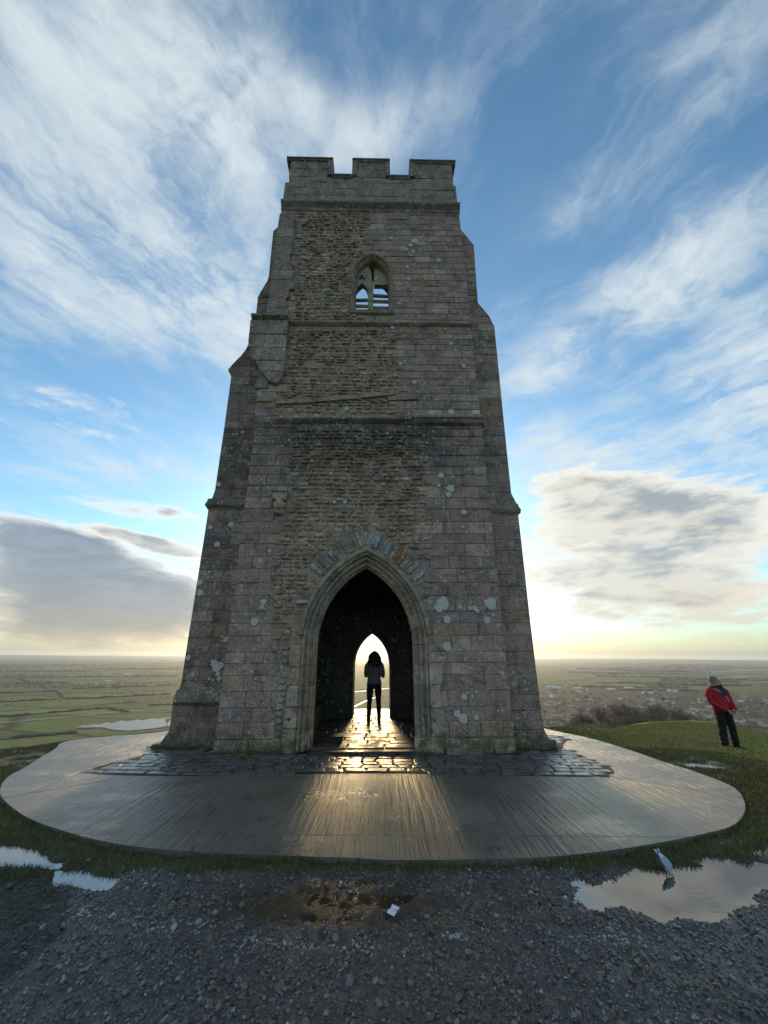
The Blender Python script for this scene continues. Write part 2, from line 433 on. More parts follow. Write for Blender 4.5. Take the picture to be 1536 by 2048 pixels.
# ================================================================== LARGE STRUCTURE: ground, plain, water
DISC = [(-0.38, 4.11), (0.16, 4.07), (0.73, 4.09), (1.4, 4.14), (2.18, 4.31), (3.1, 4.62), (3.63, 4.87), (4.13, 5.32), (4.54, 5.87),
        (4.69, 6.3), (4.69, 6.95), (4.61, 7.49), (4.57, 8.21), (4.37, 9.36), (3.9, 10.43), (3.4, 12.0), (2.2, 13.4), (0, 14.0),
        (-2.4, 13.4), (-3.9, 11.6), (-4.88, 9.79), (-5.57, 9.31), (-6.1, 8.9), (-6.15, 8.55), (-5.9, 8.1), (-5.61, 7.39), (-5.35, 6.8), (-5.24, 6.47),
        (-5.06, 6.15), (-4.84, 5.86), (-4.46, 5.48), (-3.72, 4.94), (-3.0, 4.57), (-2.4, 4.34), (-1.78, 4.21), (-1.1, 4.15)]
def catmull(pts, sub=5):
    out = []; n = len(pts)
    for i in range(n):
        p0, p1, p2, p3 = (np.array(pts[(i + k) % n]) for k in (-1, 0, 1, 2))
        for j in range(sub):
            t = j / sub
            out.append(tuple(0.5 * ((2 * p1) + (-p0 + p2) * t + (2 * p0 - 5 * p1 + 4 * p2 - p3) * t * t + (-p0 + 3 * p1 - 3 * p2 + p3) * t ** 3)))
    return out
DISC_F = catmull(DISC, 5)
DARR = np.array(DISC_F)
def poly_dist(X, Y, poly=DARR):
    """signed distance to a closed polygon, negative inside"""
    X = np.asarray(X, float); Y = np.asarray(Y, float)
    d2 = np.full(X.shape, 1e9); inside = np.zeros(X.shape, bool)
    n = len(poly)
    for i in range(n):
        ax, ay = poly[i]; bx, by = poly[(i + 1) % n]
        ex, ey = bx - ax, by - ay
        t = np.clip(((X - ax) * ex + (Y - ay) * ey) / (ex * ex + ey * ey + 1e-12), 0, 1)
        d2 = np.minimum(d2, (X - ax - t * ex) ** 2 + (Y - ay - t * ey) ** 2)
        c = ((ay > Y) != (by > Y)) & (X < ex * (Y - ay) / (ey + 1e-12) + ax)
        inside ^= c
    d = np.sqrt(d2)
    return np.where(inside, -d, d)

PLAIN = -145.0
# crest of the hilltop as seen round the compass: azimuth (deg, from +Y to +X), distance, drop there
CREST = [(-180, 12, -0.5), (-90, 12, -0.6), (-60, 11.6, -0.30), (-45, 11.3, -0.12), (-40, 11.4, -0.13), (-35, 11.9, -0.17), (-26, 12.6, -0.23), (-10, 14.4, -0.30),
         (10, 14.4, -0.35), (18, 13.6, -0.32), (20.5, 13.5, -0.29), (24, 17, -0.75), (26, 26, -1.95), (27.4, 36, -3.30), (28.6, 39, -3.32), (29.7, 40, -3.28), (32.1, 41, -3.04), (34.9, 41, -2.84),
         (36.6, 41, -2.79), (38.9, 41, -2.95), (40.9, 41, -3.2), (46, 41, -4.0), (60, 41, -6.5), (90, 30, -5), (180, 12, -0.5)]
_ca = np.array([c[0] for c in CREST], float); _cr = np.array([c[1] for c in CREST], float); _cz = np.array([c[2] for c in CREST], float)
def terrain(X, Y):
    X = np.asarray(X, float); Y = np.asarray(Y, float)
    r = np.hypot(X, Y); az = np.degrees(np.arctan2(X, Y))
    rc = np.interp(az, _ca, _cr); zc = np.interp(az, _ca, _cz)
    r0 = np.minimum(9.6, rc * 0.82)
    t = np.clip((r - r0) / (rc - r0), 0, 1)
    long = sstep(rc, 16, 36)
    prof = t * t * (1 - long) + long * (t * 1.25 - 0.25 * t * t)
    z = zc * np.clip(prof, 0, 1)
    d = np.maximum(r - rc, 0)
    fall = np.where(d < 10, 0.17 * d + 0.5 * d * d / 10 * 0.38, 0.55 * d - 1.9)
    z = z - fall - 0.05
    # wooded shoulder of the hill towards the town
    rd = np.exp(-((az - 32) / 17.0) ** 2 * 0.5) * np.exp(-((r - 330) / 110.0) ** 2)
    sh = PLAIN + rd * 108 + 10 * np.exp(-((az - 30) / 22.0) ** 2) * np.exp(-((r - 800) / 350.0) ** 2)
    base = np.maximum(PLAIN, sh)
    z = np.where(r > 60, np.maximum(z, base), np.maximum(z, PLAIN))
    # far rise of low hills on the skyline
    hills = sstep(r, 12000, 21000) * (35 + 75 * vnoise(az * 0.16, r / 9000.0, 1.0, 5, 4))
    return z + hills
def hz(x, y): return float(terrain(np.array([x]), np.array([y]))[0])

NX0, NX1, NY0, NY1 = -8.5, 11.0, 0.6, 13.5
def make_far():
    az = np.concatenate([np.arange(-60, 60, 0.25), np.arange(60, 300, 3.0)])
    na = len(az)
    rr = np.concatenate([np.arange(0.4, 16, 0.4), 16 * 1.045 ** np.arange(0, 172)]); rr = rr[rr < 26000]
    nr = len(rr)
    A, Rr = np.meshgrid(np.radians(az), rr)
    X, Y = Rr * np.sin(A), Rr * np.cos(A)
    Z = terrain(X, Y)
    bump = (vnoise(X, Y, 0.35, 3, 4) - 0.5) * 0.22 * sstep(Rr, 12, 22) * sstep(Rr, 400, 60)
    Z = Z + bump
    inn = sstep(X, NX0 + 0.15, NX0 + 0.5) * sstep(X, NX1 - 0.15, NX1 - 0.5) * sstep(Y, NY1 - 0.15, NY1 - 0.5) * sstep(Y, NY0 + 0.15, NY0 + 0.5)
    Z = Z - 0.6 * inn
    V = np.stack([X, Y, Z], -1).reshape(-1, 3)
    i = np.arange(nr - 1)[:, None] * na; j = np.arange(na)[None, :]; j2 = (j + 1) % na
    Fq = np.stack([i + j, i + j2, i + na + j2, i + na + j], -1).reshape(-1, 4)[:, ::-1]
    # cap the middle
    me = np_mesh('terrain', V, Fq, M_PLAIN, None, True)
    return tag(link(bpy.data.objects.new('terrain', me)), 'green hillside falling to a wide plain of hedged fields', kind='structure')

def plain_material():
    m, w, p, P = material('hill_and_plain')
    x, y, z = w.xyz(P)
    r = w.vm('LENGTH', w.comb(x, y, 0.0))
    # fields: elongated irregular cells, two sizes
    rot = w.new('ShaderNodeMapping'); rot.inputs['Rotation'].default_value = (0, 0, rad(24)); rot.inputs['Scale'].default_value = (1 / 300.0, 1 / 165.0, 0.0)
    w.put(rot.inputs['Vector'], P)
    wv = w.vm('ADD', rot.outputs[0], w.vm('SCALE', w.vm('SUBTRACT', w.noise(rot.outputs[0], 0.7, 3, 0.5, 0, True), (0.5, 0.5, 0.5)), 0.5))
    v = w.new('ShaderNodeTexVoronoi'); v.voronoi_dimensions = '2D'; v.distance = 'CHEBYCHEV'; v.inputs['Scale'].default_value = 1.0; v.inputs['Randomness'].default_value = 0.8
    w.put(v.inputs['Vector'], wv)
    rnd = w.xyz(v.outputs['Color'])
    e = w.new('ShaderNodeTexVoronoi'); e.voronoi_dimensions = '2D'; e.feature = 'F2'; e.distance = 'CHEBYCHEV'; e.inputs['Scale'].default_value = 1.0; e.inputs['Randomness'].default_value = 0.8
    w.put(e.inputs['Vector'], wv)
    edge = w.m('SUBTRACT', e.outputs['Distance'], v.outputs['Distance'])
    ramp = w.new('ShaderNodeValToRGB'); w.put(ramp.inputs[0], rnd[0])
    el = ramp.color_ramp.elements
    el[0].position = 0; el[0].color = (0.070, 0.105, 0.034, 1); el[1].position = 1; el[1].color = (0.150, 0.190, 0.050, 1)
    for pos, c in ((0.3, (0.100, 0.135, 0.042, 1)), (0.5, (0.125, 0.160, 0.048, 1)), (0.64, (0.120, 0.095, 0.060, 1)), (0.78, (0.085, 0.075, 0.052, 1)), (0.88, (0.115, 0.150, 0.045, 1))):
        q = el.new(pos); q.color = c
    c = ramp.outputs[0]
    c = w.mix(w.m('MULTIPLY', w.smooth(r, 1300, 1000), 0.85), c, (0.105, 0.140, 0.040, 1))
    g = w.noise(P, 0.02, 6, 0.65)
    c = w.mix(1.0, c, w.comb(*[w.m('MULTIPLY_ADD', g, 0.9, 0.55)] * 3), 'MULTIPLY')
    hed = w.m('MULTIPLY', w.smooth(edge, w.m('MULTIPLY_ADD', w.noise(P, 0.012, 3), 0.22, 0.02), 0.0), 0.9)
    c = w.mix(hed, c, (0.028, 0.026, 0.018, 1))
    wood = w.smooth(w.m('ADD', w.noise(P, 0.0011, 5, 0.62), w.smooth(r, 2500, 9000, 0, 0.16)), 0.56, 0.66)
    c = w.mix(w.m('MULTIPLY', wood, 0.8), c, (0.042, 0.036, 0.027, 1))
    # town ground and wood floor
    town = w.m('MULTIPLY', w.smooth(w.vm('DISTANCE', w.comb(x, y, 0.0), (1050, 1500, 0)), 950, 500), w.smooth(w.noise(P, 0.006, 4), 0.38, 0.5))
    c = w.mix(town, c, (0.075, 0.060, 0.045, 1))
    sh = w.m('MULTIPLY', w.smooth(z, -143, -125), w.smooth(z, -14, -22))
    c = w.mix(w.m('MULTIPLY', sh, w.smooth(x, 40, 90)), c, (0.055, 0.045, 0.03, 1))
    # turf of the hill itself
    tn = w.noise(P, 0.9, 6, 0.7); tf = w.noise(P, 14, 4, 0.7)
    turf = w.mix(w.smooth(tn, 0.35, 0.68), (0.135, 0.165, 0.034, 1), (0.20, 0.225, 0.052, 1))
    turf = w.mix(w.m('MULTIPLY', w.smooth(tf, 0.45, 0.75), 0.6), turf, (0.055, 0.060, 0.018, 1))
    hill = w.m('MAXIMUM', w.smooth(z, -25, -13), w.m('MULTIPLY', w.smooth(z, -142, -125), w.smooth(x, 60, 20)))
    c = w.mix(hill, c, turf)
    w.put(p.inputs['Base Color'], c)
    p.inputs['Roughness'].default_value = 0.9
    p.inputs['Specular IOR Level'].default_value = 0.1
    h = w.m('ADD', w.m('MULTIPLY', w.noise(P, 6, 6, 0.75), 0.12), w.m('MULTIPLY', w.noise(P, 0.05, 5, 0.7), w.smooth(r, 100, 500, 0, 6)))
    w.put(p.inputs['Normal'], w.bump(h, 0.8, 1.0))
    return m
M_PLAIN = plain_material()
make_far()

# puddle basins: x, y, rx, ry, depth, angle
WATER_Z = -0.072
BASINS = [(2.35, 3.83, 0.78, 0.33, 0.045, 8), (3.0, 4.08, 0.42, 0.30, 0.05, 0), (1.66, 3.72, 0.3, 0.18, 0.035, 0), (2.1, 3.55, 0.3, 0.16, 0.03, 0),
          (-3.15, 4.24, 0.44, 0.16, 0.070, -15), (-3.6, 4.40, 0.28, 0.15, 0.06, 0), (-2.36, 3.90, 0.34, 0.15, 0.050, -20),
          (-0.35, 3.55, 0.75, 0.25, 0.012, 0), 
          (3.45, 4.45, 0.22, 0.07, 0.035, 30), (-3.55, 4.95, 0.16, 0.06, 0.034, 0),
          (5.25, 7.5, 0.46, 0.27, 0.05, -20), (-5.95, 7.54, 0.28, 0.13, 0.04, 20), (-6.35, 7.05, 0.2, 0.07, 0.03, 20), (-5.9, 8.05, 0.16, 0.06, 0.03, 10)]
def near_height(X, Y):
    dd = poly_dist(X, Y)
    z = terrain(X, Y)
    # bank of turf round the slab
    g = grass_mask(X, Y, dd)
    fine = (vnoise(X, Y, 9, 11, 4) - 0.5) * 0.030 + (vnoise(X, Y, 38, 12, 3) - 0.5) * 0.014
    broad = (vnoise(X, Y, 1.6, 13, 3) - 0.5) * 0.016
    z = z + fine + broad + g * (0.012 + (vnoise(X, Y, 5, 14, 3) - 0.5) * 0.03)
    for bx, by, rx, ry, dep, ang in BASINS:
        c, s = math.cos(rad(ang)), math.sin(rad(ang))
        u = ((X - bx) * c + (Y - by) * s) / rx; v = (-(X - bx) * s + (Y - by) * c) / ry
        q = np.sqrt(u * u + v * v) + (vnoise(X, Y, 5.5, 15, 4) - 0.5) * 0.9
        z = z - dep * (1 - sstep(q, 0.55, 1.25)) * (1 - 0.55 * np.exp(-q * 0) * 0)
    inside = sstep(dd, 0.0, -0.12)
    return z - inside * 0.25
def gravel_edge(X):
    """how far the gravel comes up towards the slab"""
    return np.interp(X, [-9, -4.2, -3.3, -2.6, -2.0, -1.2, 0, 1.2, 2.2, 3.2, 4.2, 6, 11], [3.2, 3.6, 3.75, 3.75, 3.98, 4.02, 3.99, 4.02, 4.08, 4.24, 4.75, 5.2, 5.8])
def grass_mask(X, Y, dd):
    n = vnoise(X, Y, 3.2, 21, 4) - 0.5
    g = sstep(Y - gravel_edge(X) + n * 0.34, -0.05, 0.07)
    # the turf reinforced with net at the left comes back in patches
    lp = sstep(X, -2.15, -2.6) * sstep(n, -0.16, 0.03) * sstep(Y, 2.5, 2.9) * 0.9
    return np.maximum(g, lp)

def ground_material():
    m, w, p, P = material('gravel_and_mud')
    t = w.xyz(tint_of(w))
    g, mud = t[0], t[1]
    n = w.noise(P, 30, 6, 0.7); n2 = w.noise(P, 3.0, 5, 0.6)
    grit = w.mix(w.smooth(n, 0.35, 0.7), (0.046, 0.040, 0.036, 1), (0.130, 0.116, 0.106, 1))
    grit = w.mix(w.m('MULTIPLY', w.smooth(w.vor(P, 120), 0.42, 0.2), 0.5), grit, (0.11, 0.11, 0.115, 1))
    grit = w.mix(mud, grit, (0.040, 0.026, 0.016, 1))
    soil = w.mix(w.smooth(n2, 0.35, 0.7), (0.050, 0.058, 0.018, 1), (0.060, 0.048, 0.026, 1))
    w.put(p.inputs['Base Color'], w.mix(g, grit, soil))
    wet = w.smooth(w.noise(P, 2.3, 5, 0.65), 0.36, 0.62, 0.22, 0.6)
    w.put(p.inputs['Roughness'], w.m('ADD', wet, w.m('MULTIPLY', g, 0.3)))
    p.inputs['Specular IOR Level'].default_value = 0.4
    w.put(p.inputs['Normal'], w.bump(w.m('ADD', w.noise(P, 60, 5, 0.7), w.m('MULTIPLY', w.vor(P, 75), -0.8)), 0.7, 0.012))
    return m
M_GROUND = ground_material()
def make_near():
    s = 0.045
    xs = np.arange(NX0, NX1 + s, s); 
    ys = np.concatenate([np.arange(NY0, 5.0, 0.024), np.arange(5.0, NY1 + s, s)])
    xs = np.concatenate([np.arange(NX0, -4.6, s), np.arange(-4.6, 4.6, 0.024), np.arange(4.6, NX1 + s, s)])
    X, Y = np.meshgrid(xs, ys)
    Z = near_height(X, Y)
    bd = np.minimum(np.minimum(X - xs[0], xs[-1] - X), np.minimum(Y - ys[0], ys[-1] - Y))
    Z = Z - (1 - sstep(bd, 0.0, 0.35)) * 0.12
    dd = poly_dist(X, Y)
    g = grass_mask(X, Y, dd)
    mud = np.clip(np.exp(-(((X + 0.35) / 0.8) ** 2 + ((Y - 3.56) / 0.27) ** 2)) * 1.5 * (0.6 + 0.7 * vnoise(X, Y, 4, 33)), 0, 1)
    ny, nx = X.shape
    i = np.arange(ny - 1)[:, None] * nx; j = np.arange(nx - 1)[None, :]
    Fq = np.stack([i + j, i + j + 1, i + nx + j + 1, i + nx + j], -1).reshape(-1, 4)
    tint = np.stack([g, mud, np.zeros_like(g)], -1).reshape(-1, 3)
    me = np_mesh('hilltop_ground', np.stack([X, Y, Z], -1).reshape(-1, 3), Fq, M_GROUND, tint, True)
    return tag(link(bpy.data.objects.new('hilltop_ground', me)), 'wet dark gravel and muddy turf on the hilltop', kind='structure')
make_near()

# ------------------------------------------------------------------ concrete slab
def concrete_material():
    m, w, p, P = material('wet_concrete')
    x, y, z = w.xyz(P)
    n = w.noise(P, 1.1, 6, 0.62); f = w.noise(P, 45, 5, 0.7)
    c = w.mix(w.smooth(n, 0.33, 0.66), (0.080, 0.064, 0.051, 1), (0.150, 0.125, 0.103, 1))
    c = w.mix(w.m('MULTIPLY', w.smooth(f, 0.5, 0.75), 0.6), c, (0.035, 0.032, 0.03, 1))
    c = w.mix(w.m('MULTIPLY', w.smooth(w.noise(P, 130, 2), 0.62, 0.75), 0.5), c, (0.26, 0.25, 0.23, 1))
    st = w.smooth(w.noise(P, 0.75, 7, 0.7), 0.50, 0.66)
    c = w.mix(w.m('MULTIPLY', st, 0.55), c, (0.060, 0.046, 0.033, 1))
    crk = w.smooth(w.vor(w.vm('ADD', P, w.vm('SCALE', w.noise(P, 2.5, 4, 0.6, 0, True), 0.35)), 0.42, 'DISTANCE_TO_EDGE'), 0.006, 0.002)
    c = w.mix(w.m('MULTIPLY', crk, 0.7), c, (0.02, 0.018, 0.014, 1))
    w.put(p.inputs['Base Color'], c)
    # tamped ridges running away from the viewer, broken and uneven
    wob = w.m('MULTIPLY', w.m('SUBTRACT', w.noise(w.comb(w.m('MULTIPLY', x, 0.5), w.m('MULTIPLY', y, 0.7), 0), 1.5, 2), 0.5), 0.045)
    gx = w.comb(w.m('MULTIPLY', w.m('ADD', x, wob), 18.0), w.m('MULTIPLY', y, 0.55), 0.0)
    ridge = w.noise(gx, 1.0, 3, 0.55)
    gx2 = w.comb(w.m('MULTIPLY', w.m('ADD', x, wob), 70.0), w.m('MULTIPLY', y, 2.5), 3.0)
    ridge2 = w.noise(gx2, 1.0, 2, 0.5)
    amp = w.smooth(w.noise(P, 0.8, 3), 0.3, 0.6, 0.45, 1.0)
    h = w.m('ADD', w.m('MULTIPLY', w.m('ADD', ridge, w.m('MULTIPLY', ridge2, 0.45)), amp), w.m('ADD', w.m('MULTIPLY', f, 0.26), w.m('MULTIPLY', w.noise(P, 110, 3, 0.6), 0.10)))
    pool = w.smooth(w.noise(w.comb(w.m('MULTIPLY', x, 0.9), w.m('MULTIPLY', y, 1.4), 4.0), 1.3, 5, 0.6), 0.52, 0.68)
    w.put(p.inputs['Roughness'], w.m('ADD', w.m('MULTIPLY', pool, -0.14), w.m('MULTIPLY_ADD', w.noise(P, 8, 4), 0.20, 0.26)))
    p.inputs['Specular IOR Level'].default_value = 0.95
    w.put(p.inputs['Normal'], w.bump(h, w.m('MULTIPLY_ADD', pool, -0.35, 0.95), 0.040))
    return m
M_CONC = concrete_material()
def make_slab():
    # cut into bays by two joints left and right and one across the front; each bay is a piece of the slab
    root = empty('concrete_slab'); tag(root, 'wet round concrete apron ringing the tower', kind='structure')
    from mathutils.geometry import tessellate_polygon
    cx, cy = -0.3, 9.6
    ang = lambda p: math.atan2(p[0] - cx, p[1] - cy)
    joints = [(-4.60, 5.62, -3.4, 6.85), (4.50, 5.55, 3.2, 6.85)]
    # bays by half-plane clipping
    def clip(poly, a, b, keep_left):
        out = []
        n = len(poly)
        def side(p): return ((b[0] - a[0]) * (p[1] - a[1]) - (b[1] - a[1]) * (p[0] - a[0])) * (1 if keep_left else -1)
        for i in range(n):
            p, q = poly[i], poly[(i + 1) % n]
            sp, sq = side(p), side(q)
            if sp >= 0: out.append(p)
            if (sp >= 0) != (sq >= 0):
                t = sp / (sp - sq); out.append((p[0] + (q[0] - p[0]) * t, p[1] + (q[1] - p[1]) * t))
        return out
    def shift(a, b, d):
        dx, dy = b[0] - a[0], b[1] - a[1]; L = math.hypot(dx, dy)
        return (a[0] - dy / L * d, a[1] + dx / L * d), (b[0] - dy / L * d, b[1] + dx / L * d)
    g = 0.006
    L0, L1 = (-4.49, 5.51), (-1.2, 8.4); R0, R1 = (4.5, 5.6), (1.2, 8.2)
    def bay(poly, name='bay'):
        if len(poly) < 3: return
        bm = bmesh.new()
        vs = [bm.verts.new((x, y, 0.0)) for x, y in poly]
        f = bm.faces.new(vs)
        if f.normal.z < 0: f.normal_flip()
        bm.normal_update()
        r = bmesh.ops.extrude_face_region(bm, geom=[f])
        newv = [v for v in r['geom'] if isinstance(v, bmesh.types.BMVert)]
        for v in newv: v.co.z = 0.0
        for v in vs: v.co.z = -0.16
        bmesh.ops.recalc_face_normals(bm, faces=bm.faces)
        me = bpy.data.meshes.new(name); bm.to_mesh(me); bm.free()
        me.materials.append(M_CONC)
        link(bpy.data.objects.new(name, me), root)
    P0 = list(DISC_F)
    a, b = shift(L0, L1, g); front = clip(P0, *shift(L0, L1, -g), False)
    front = clip(front, *shift(R0, R1, g), True)
    left = clip(P0, a, b, True); left = clip(left, (-0.3, 0), (-0.3, 20), True)
    right = clip(P0, *shift(R0, R1, -g), False); right = clip(right, (-0.29, 0), (-0.29, 20), False)
    f1 = clip(front, (-3, 4.53), (3, 4.55), False); f2 = clip(front, (-3, 4.538), (3, 4.558), True)
    for q in (f1, f2, left, right): bay(q)
    return root
make_slab()

# ------------------------------------------------------------------ standing water
def water_material(name, col, rough, rip=None, bumpy=0.02):
    m, w, p, P = material(name)
    w.put(p.inputs['Base Color'], col)
    p.inputs['Roughness'].default_value = rough
    p.inputs['IOR'].default_value = 1.6
    p.inputs['Specular IOR Level'].default_value = 1.0
    h = w.noise(P, 7, 3, 0.5)
    h = w.m('MULTIPLY', h, bumpy)
    if rip:
        d = w.vm('DISTANCE', P, rip)
        wave = w.m('MULTIPLY', w.m('SINE', w.m('MULTIPLY', d, 95.0)), w.m('EXPONENT', w.m('MULTIPLY', d, -4.5)))
        wave = w.m('MULTIPLY', wave, w.smooth(w.noise(P, 3, 2), 0.3, 0.6))
        h = w.m('ADD', h, w.m('MULTIPLY', wave, 0.07))
    w.put(p.inputs['Normal'], w.bump(h, 0.35, 0.01))
    return m
BIRD = (2.36, 4.0)
M_PUD = water_material('puddle_water', (0.070, 0.063, 0.052, 1), 0.03, (2.40, 3.93, WATER_Z))
M_MUDW = water_material('muddy_water', (0.055, 0.036, 0.022, 1), 0.12)
M_FLOOD = water_material('flood_water', (0.05, 0.06, 0.065, 1), 0.12, None, 0.3)
def puddle(pts, z, mat, label, cat='puddle', sub=6, name='puddle'):
    poly = catmull(pts, sub)
    me = bpy.data.meshes.new(name); me.from_pydata([(x, y, z) for x, y in poly], [], [tuple(range(len(poly)))])
    me.materials.append(mat); me.update()
    if me.polygons[0].normal.z < 0: me.flip_normals()
    return tag(link(bpy.data.objects.new(name, me)), label, kind='structure')
def ell(x, y, rx, ry, n=14):
    return [(x + rx * math.cos(2 * math.pi * i / n), y + ry * math.sin(2 * math.pi * i / n)) for i in range(n)]
puddle(ell(2.35, 3.84, 1.25, 0.62), WATER_Z, M_PUD, 'large bright puddle on the gravel where the bird drinks')
puddle(ell(-3.2, 4.25, 0.75, 0.32), WATER_Z - 0.001, M_PUD, 'pale puddle in muddy turf left of the slab')
puddle(ell(-2.38, 3.9, 0.38, 0.26), WATER_Z - 0.002, M_PUD, 'small puddle fringed by gravel beside the turf net')
puddle(ell(-0.35, 3.55, 0.95, 0.36), WATER_Z + 0.006, M_MUDW, 'brown muddy puddle in the middle of the gravel')
puddle(ell(3.5, 4.47, 0.3, 0.14), WATER_Z, M_PUD, 'small puddle at the right edge beyond the large puddle')
puddle(ell(-3.55, 4.95, 0.24, 0.1), WATER_Z - 0.001, M_PUD, 'small wet hollow in turf beside the slab edge')
puddle(ell(5.25, 7.5, 0.62, 0.42), hz(5.25, 7.5) - 0.022, M_PUD, 'bright puddle in grass near the person in red')
puddle(ell(-5.95, 7.54, 0.36, 0.2), hz(-5.95, 7.54) - 0.02, M_PUD, 'puddle in grass at the far left of the slab')
puddle(ell(-6.35, 7.05, 0.3, 0.12), hz(-6.35, 7.05) - 0.02, M_PUD, 'shallow wet streak in grass at the left edge')

def far_poly(pix, z, mat, name, label):
    pts = []
    for u, v in pix:
        q = pix_ground(u, v, z); pts.append((q.x, q.y, z))
    me = bpy.data.meshes.new(name); me.from_pydata(pts, [], [tuple(range(len(pts)))])
    me.materials.append(mat); me.update()
    if me.polygons[0].normal.z < 0: me.flip_normals()
    return tag(link(bpy.data.objects.new(name, me)), label, kind='structure')
def ribbon(pix, width, z, mat, name, label):
    c = [pix_ground(u, v, z) for u, v in pix]
    vs = []; fs = []
    for i, p in enumerate(c):
        d = (c[min(i + 1, len(c) - 1)] - c[max(i - 1, 0)]); d.z = 0; d.normalize()
        n = Vector((-d.y, d.x, 0)) * width / 2
        vs += [p + n, p - n]
    for i in range(len(c) - 1): fs.append((2 * i, 2 * i + 1, 2 * i + 3, 2 * i + 2))
    me = bpy.data.meshes.new(name); me.from_pydata([tuple(v) for v in vs], [], fs); me.materials.append(mat); me.update()
    if me.polygons[0].normal.z < 0: me.flip_normals()
    return tag(link(bpy.data.objects.new(name, me)), label, kind='structure')
ZP = PLAIN + 1.2
_fl = [(156, 1463), (175, 1458), (180, 1459.5), (196, 1455), (203, 1457), (220, 1451), (228, 1453.5), (250, 1447.5), (258, 1450), (280, 1445), (290, 1447), (312, 1442), (322, 1444), (350, 1438), (420, 1432),
       (430, 1452), (350, 1457), (310, 1463), (262, 1468), (228, 1466), (212, 1462)]
far_poly(_fl, ZP, M_FLOOD, 'flood_water', 'sheet of pale flood water lying on a field left of the tower')
ribbon([(-40, 1462), (20, 1454), (80, 1448), (160, 1440), (240, 1431), (345, 1422), (420, 1416)], 9, ZP, M_FLOOD, 'river', 'straight water channel across the green fields left of the tower')
ribbon([(660, 1389), (710, 1385), (745, 1381), (800, 1374), (860, 1372)], 14, ZP, M_FLOOD, 'river', 'water channel seen through the far arch')
ribbon([(690, 1424), (710, 1416), (735, 1403), (760, 1393)], 8, ZP, M_FLOOD, 'river', 'slanting water ditch seen through the far arch')
ribbon([(60, 1390), (110, 1388), (140, 1387)], 22, ZP, M_FLOOD, 'flood_water', 'thin gleam of water in the middle fields, left')
ribbon([(1410, 1335), (1470, 1333), (1536, 1330)], 45, ZP, M_FLOOD, 'flood_water', 'long gleam of flood water far off on the right')
ribbon([(1460, 1345), (1500, 1343), (1560, 1341)], 30, ZP, M_FLOOD, 'flood_water', 'nearer gleam of flood water at the right edge')

# ------------------------------------------------------------------ air
def make_haze():
    m = bpy.data.materials.new('haze'); m.use_nodes = True
    w = NT(m.node_tree)
    o = w.new('ShaderNodeOutputMaterial'); pv = w.new('ShaderNodeVolumePrincipled')
    pv.inputs['Color'].default_value = (0.84, 0.90, 0.98, 1)
    pv.inputs['Density'].default_value = HAZE[0]
    pv.inputs['Anisotropy'].default_value = HAZE[1]
    w.l.new(pv.outputs[0], o.inputs['Volume'])
    b = MB(); s = 27000
    b.box(-s, s, -s, s, PLAIN - 2, 130)
    ob = b.build('haze', m)
    tag(ob, 'thin haze over the plain', kind='stuff')
HAZE = (5.5e-5, 0.70)
if not globals().get('NO_HAZE'): make_haze()
# ================================================================== THE TOWER
TOW = empty('stone_tower', (-0.33, 7.86, 0.0))
TOW.rotation_euler = (Matrix.Rotation(rad(1.0), 3, 'Z') @ Matrix.Rotation(rad(-0.6), 3, 'Y')).to_euler()
tag(TOW, 'tall roofless medieval stone church tower with battlements and open archway', 'tower')
TM = (Matrix.Translation((-0.33, 7.86, 0)) @ TOW.rotation_euler.to_matrix().to_4x4())

R_ = random.Random(3)
def jit(c, a, rr=R_):
    k = 1 + rr.uniform(-a, a)
    return tuple(max(0.01, x * k * (1 + rr.uniform(-a * 0.25, a * 0.25))) for x in c)
ASH = (0.325, 0.229, 0.200); ASH_W = (0.40, 0.272, 0.203); ASH_P = (0.44, 0.325, 0.255); ORANGE = (0.40, 0.265, 0.165)
RUB = [(0.384, 0.25, 0.164), (0.334, 0.226, 0.159), (0.284, 0.207, 0.171), (0.375, 0.254, 0.176), (0.25, 0.19, 0.166), (0.418, 0.261, 0.158)]
MORT = (0.35, 0.245, 0.175)

XL, XR = -2.62, 2.69            # front wall
DEP, TH = 4.55, 0.95            # depth of the tower, thickness of its walls
A_IN, SPR, APX = 0.94, 1.80, 3.33
B_IN, BSPR, BAPX = 0.50, 1.33, 2.22
WC, WA, WSIL, WSPR, WAPX = 0.08, 0.46, 10.22, 11.50, 12.20
ZTOP, ZPAR, ZCREN, ZMER = 14.35, 14.45, 15.68, 16.50

def arch_top(a, spr, apx):
    rise = apx - spr; r = (rise * rise + a * a) / (2 * a); c = r - a
    def f(x):
        x = abs(x)
        if x >= a: return None
        return spr + math.sqrt(max(0, r * r - (x + c) ** 2))
    return f, r, c
front_top, RA, CA = arch_top(A_IN, SPR, APX)
back_top, RB_, CB = arch_top(B_IN, BSPR, BAPX)
win_top, RW, CW = arch_top(WA, WSPR, WAPX)

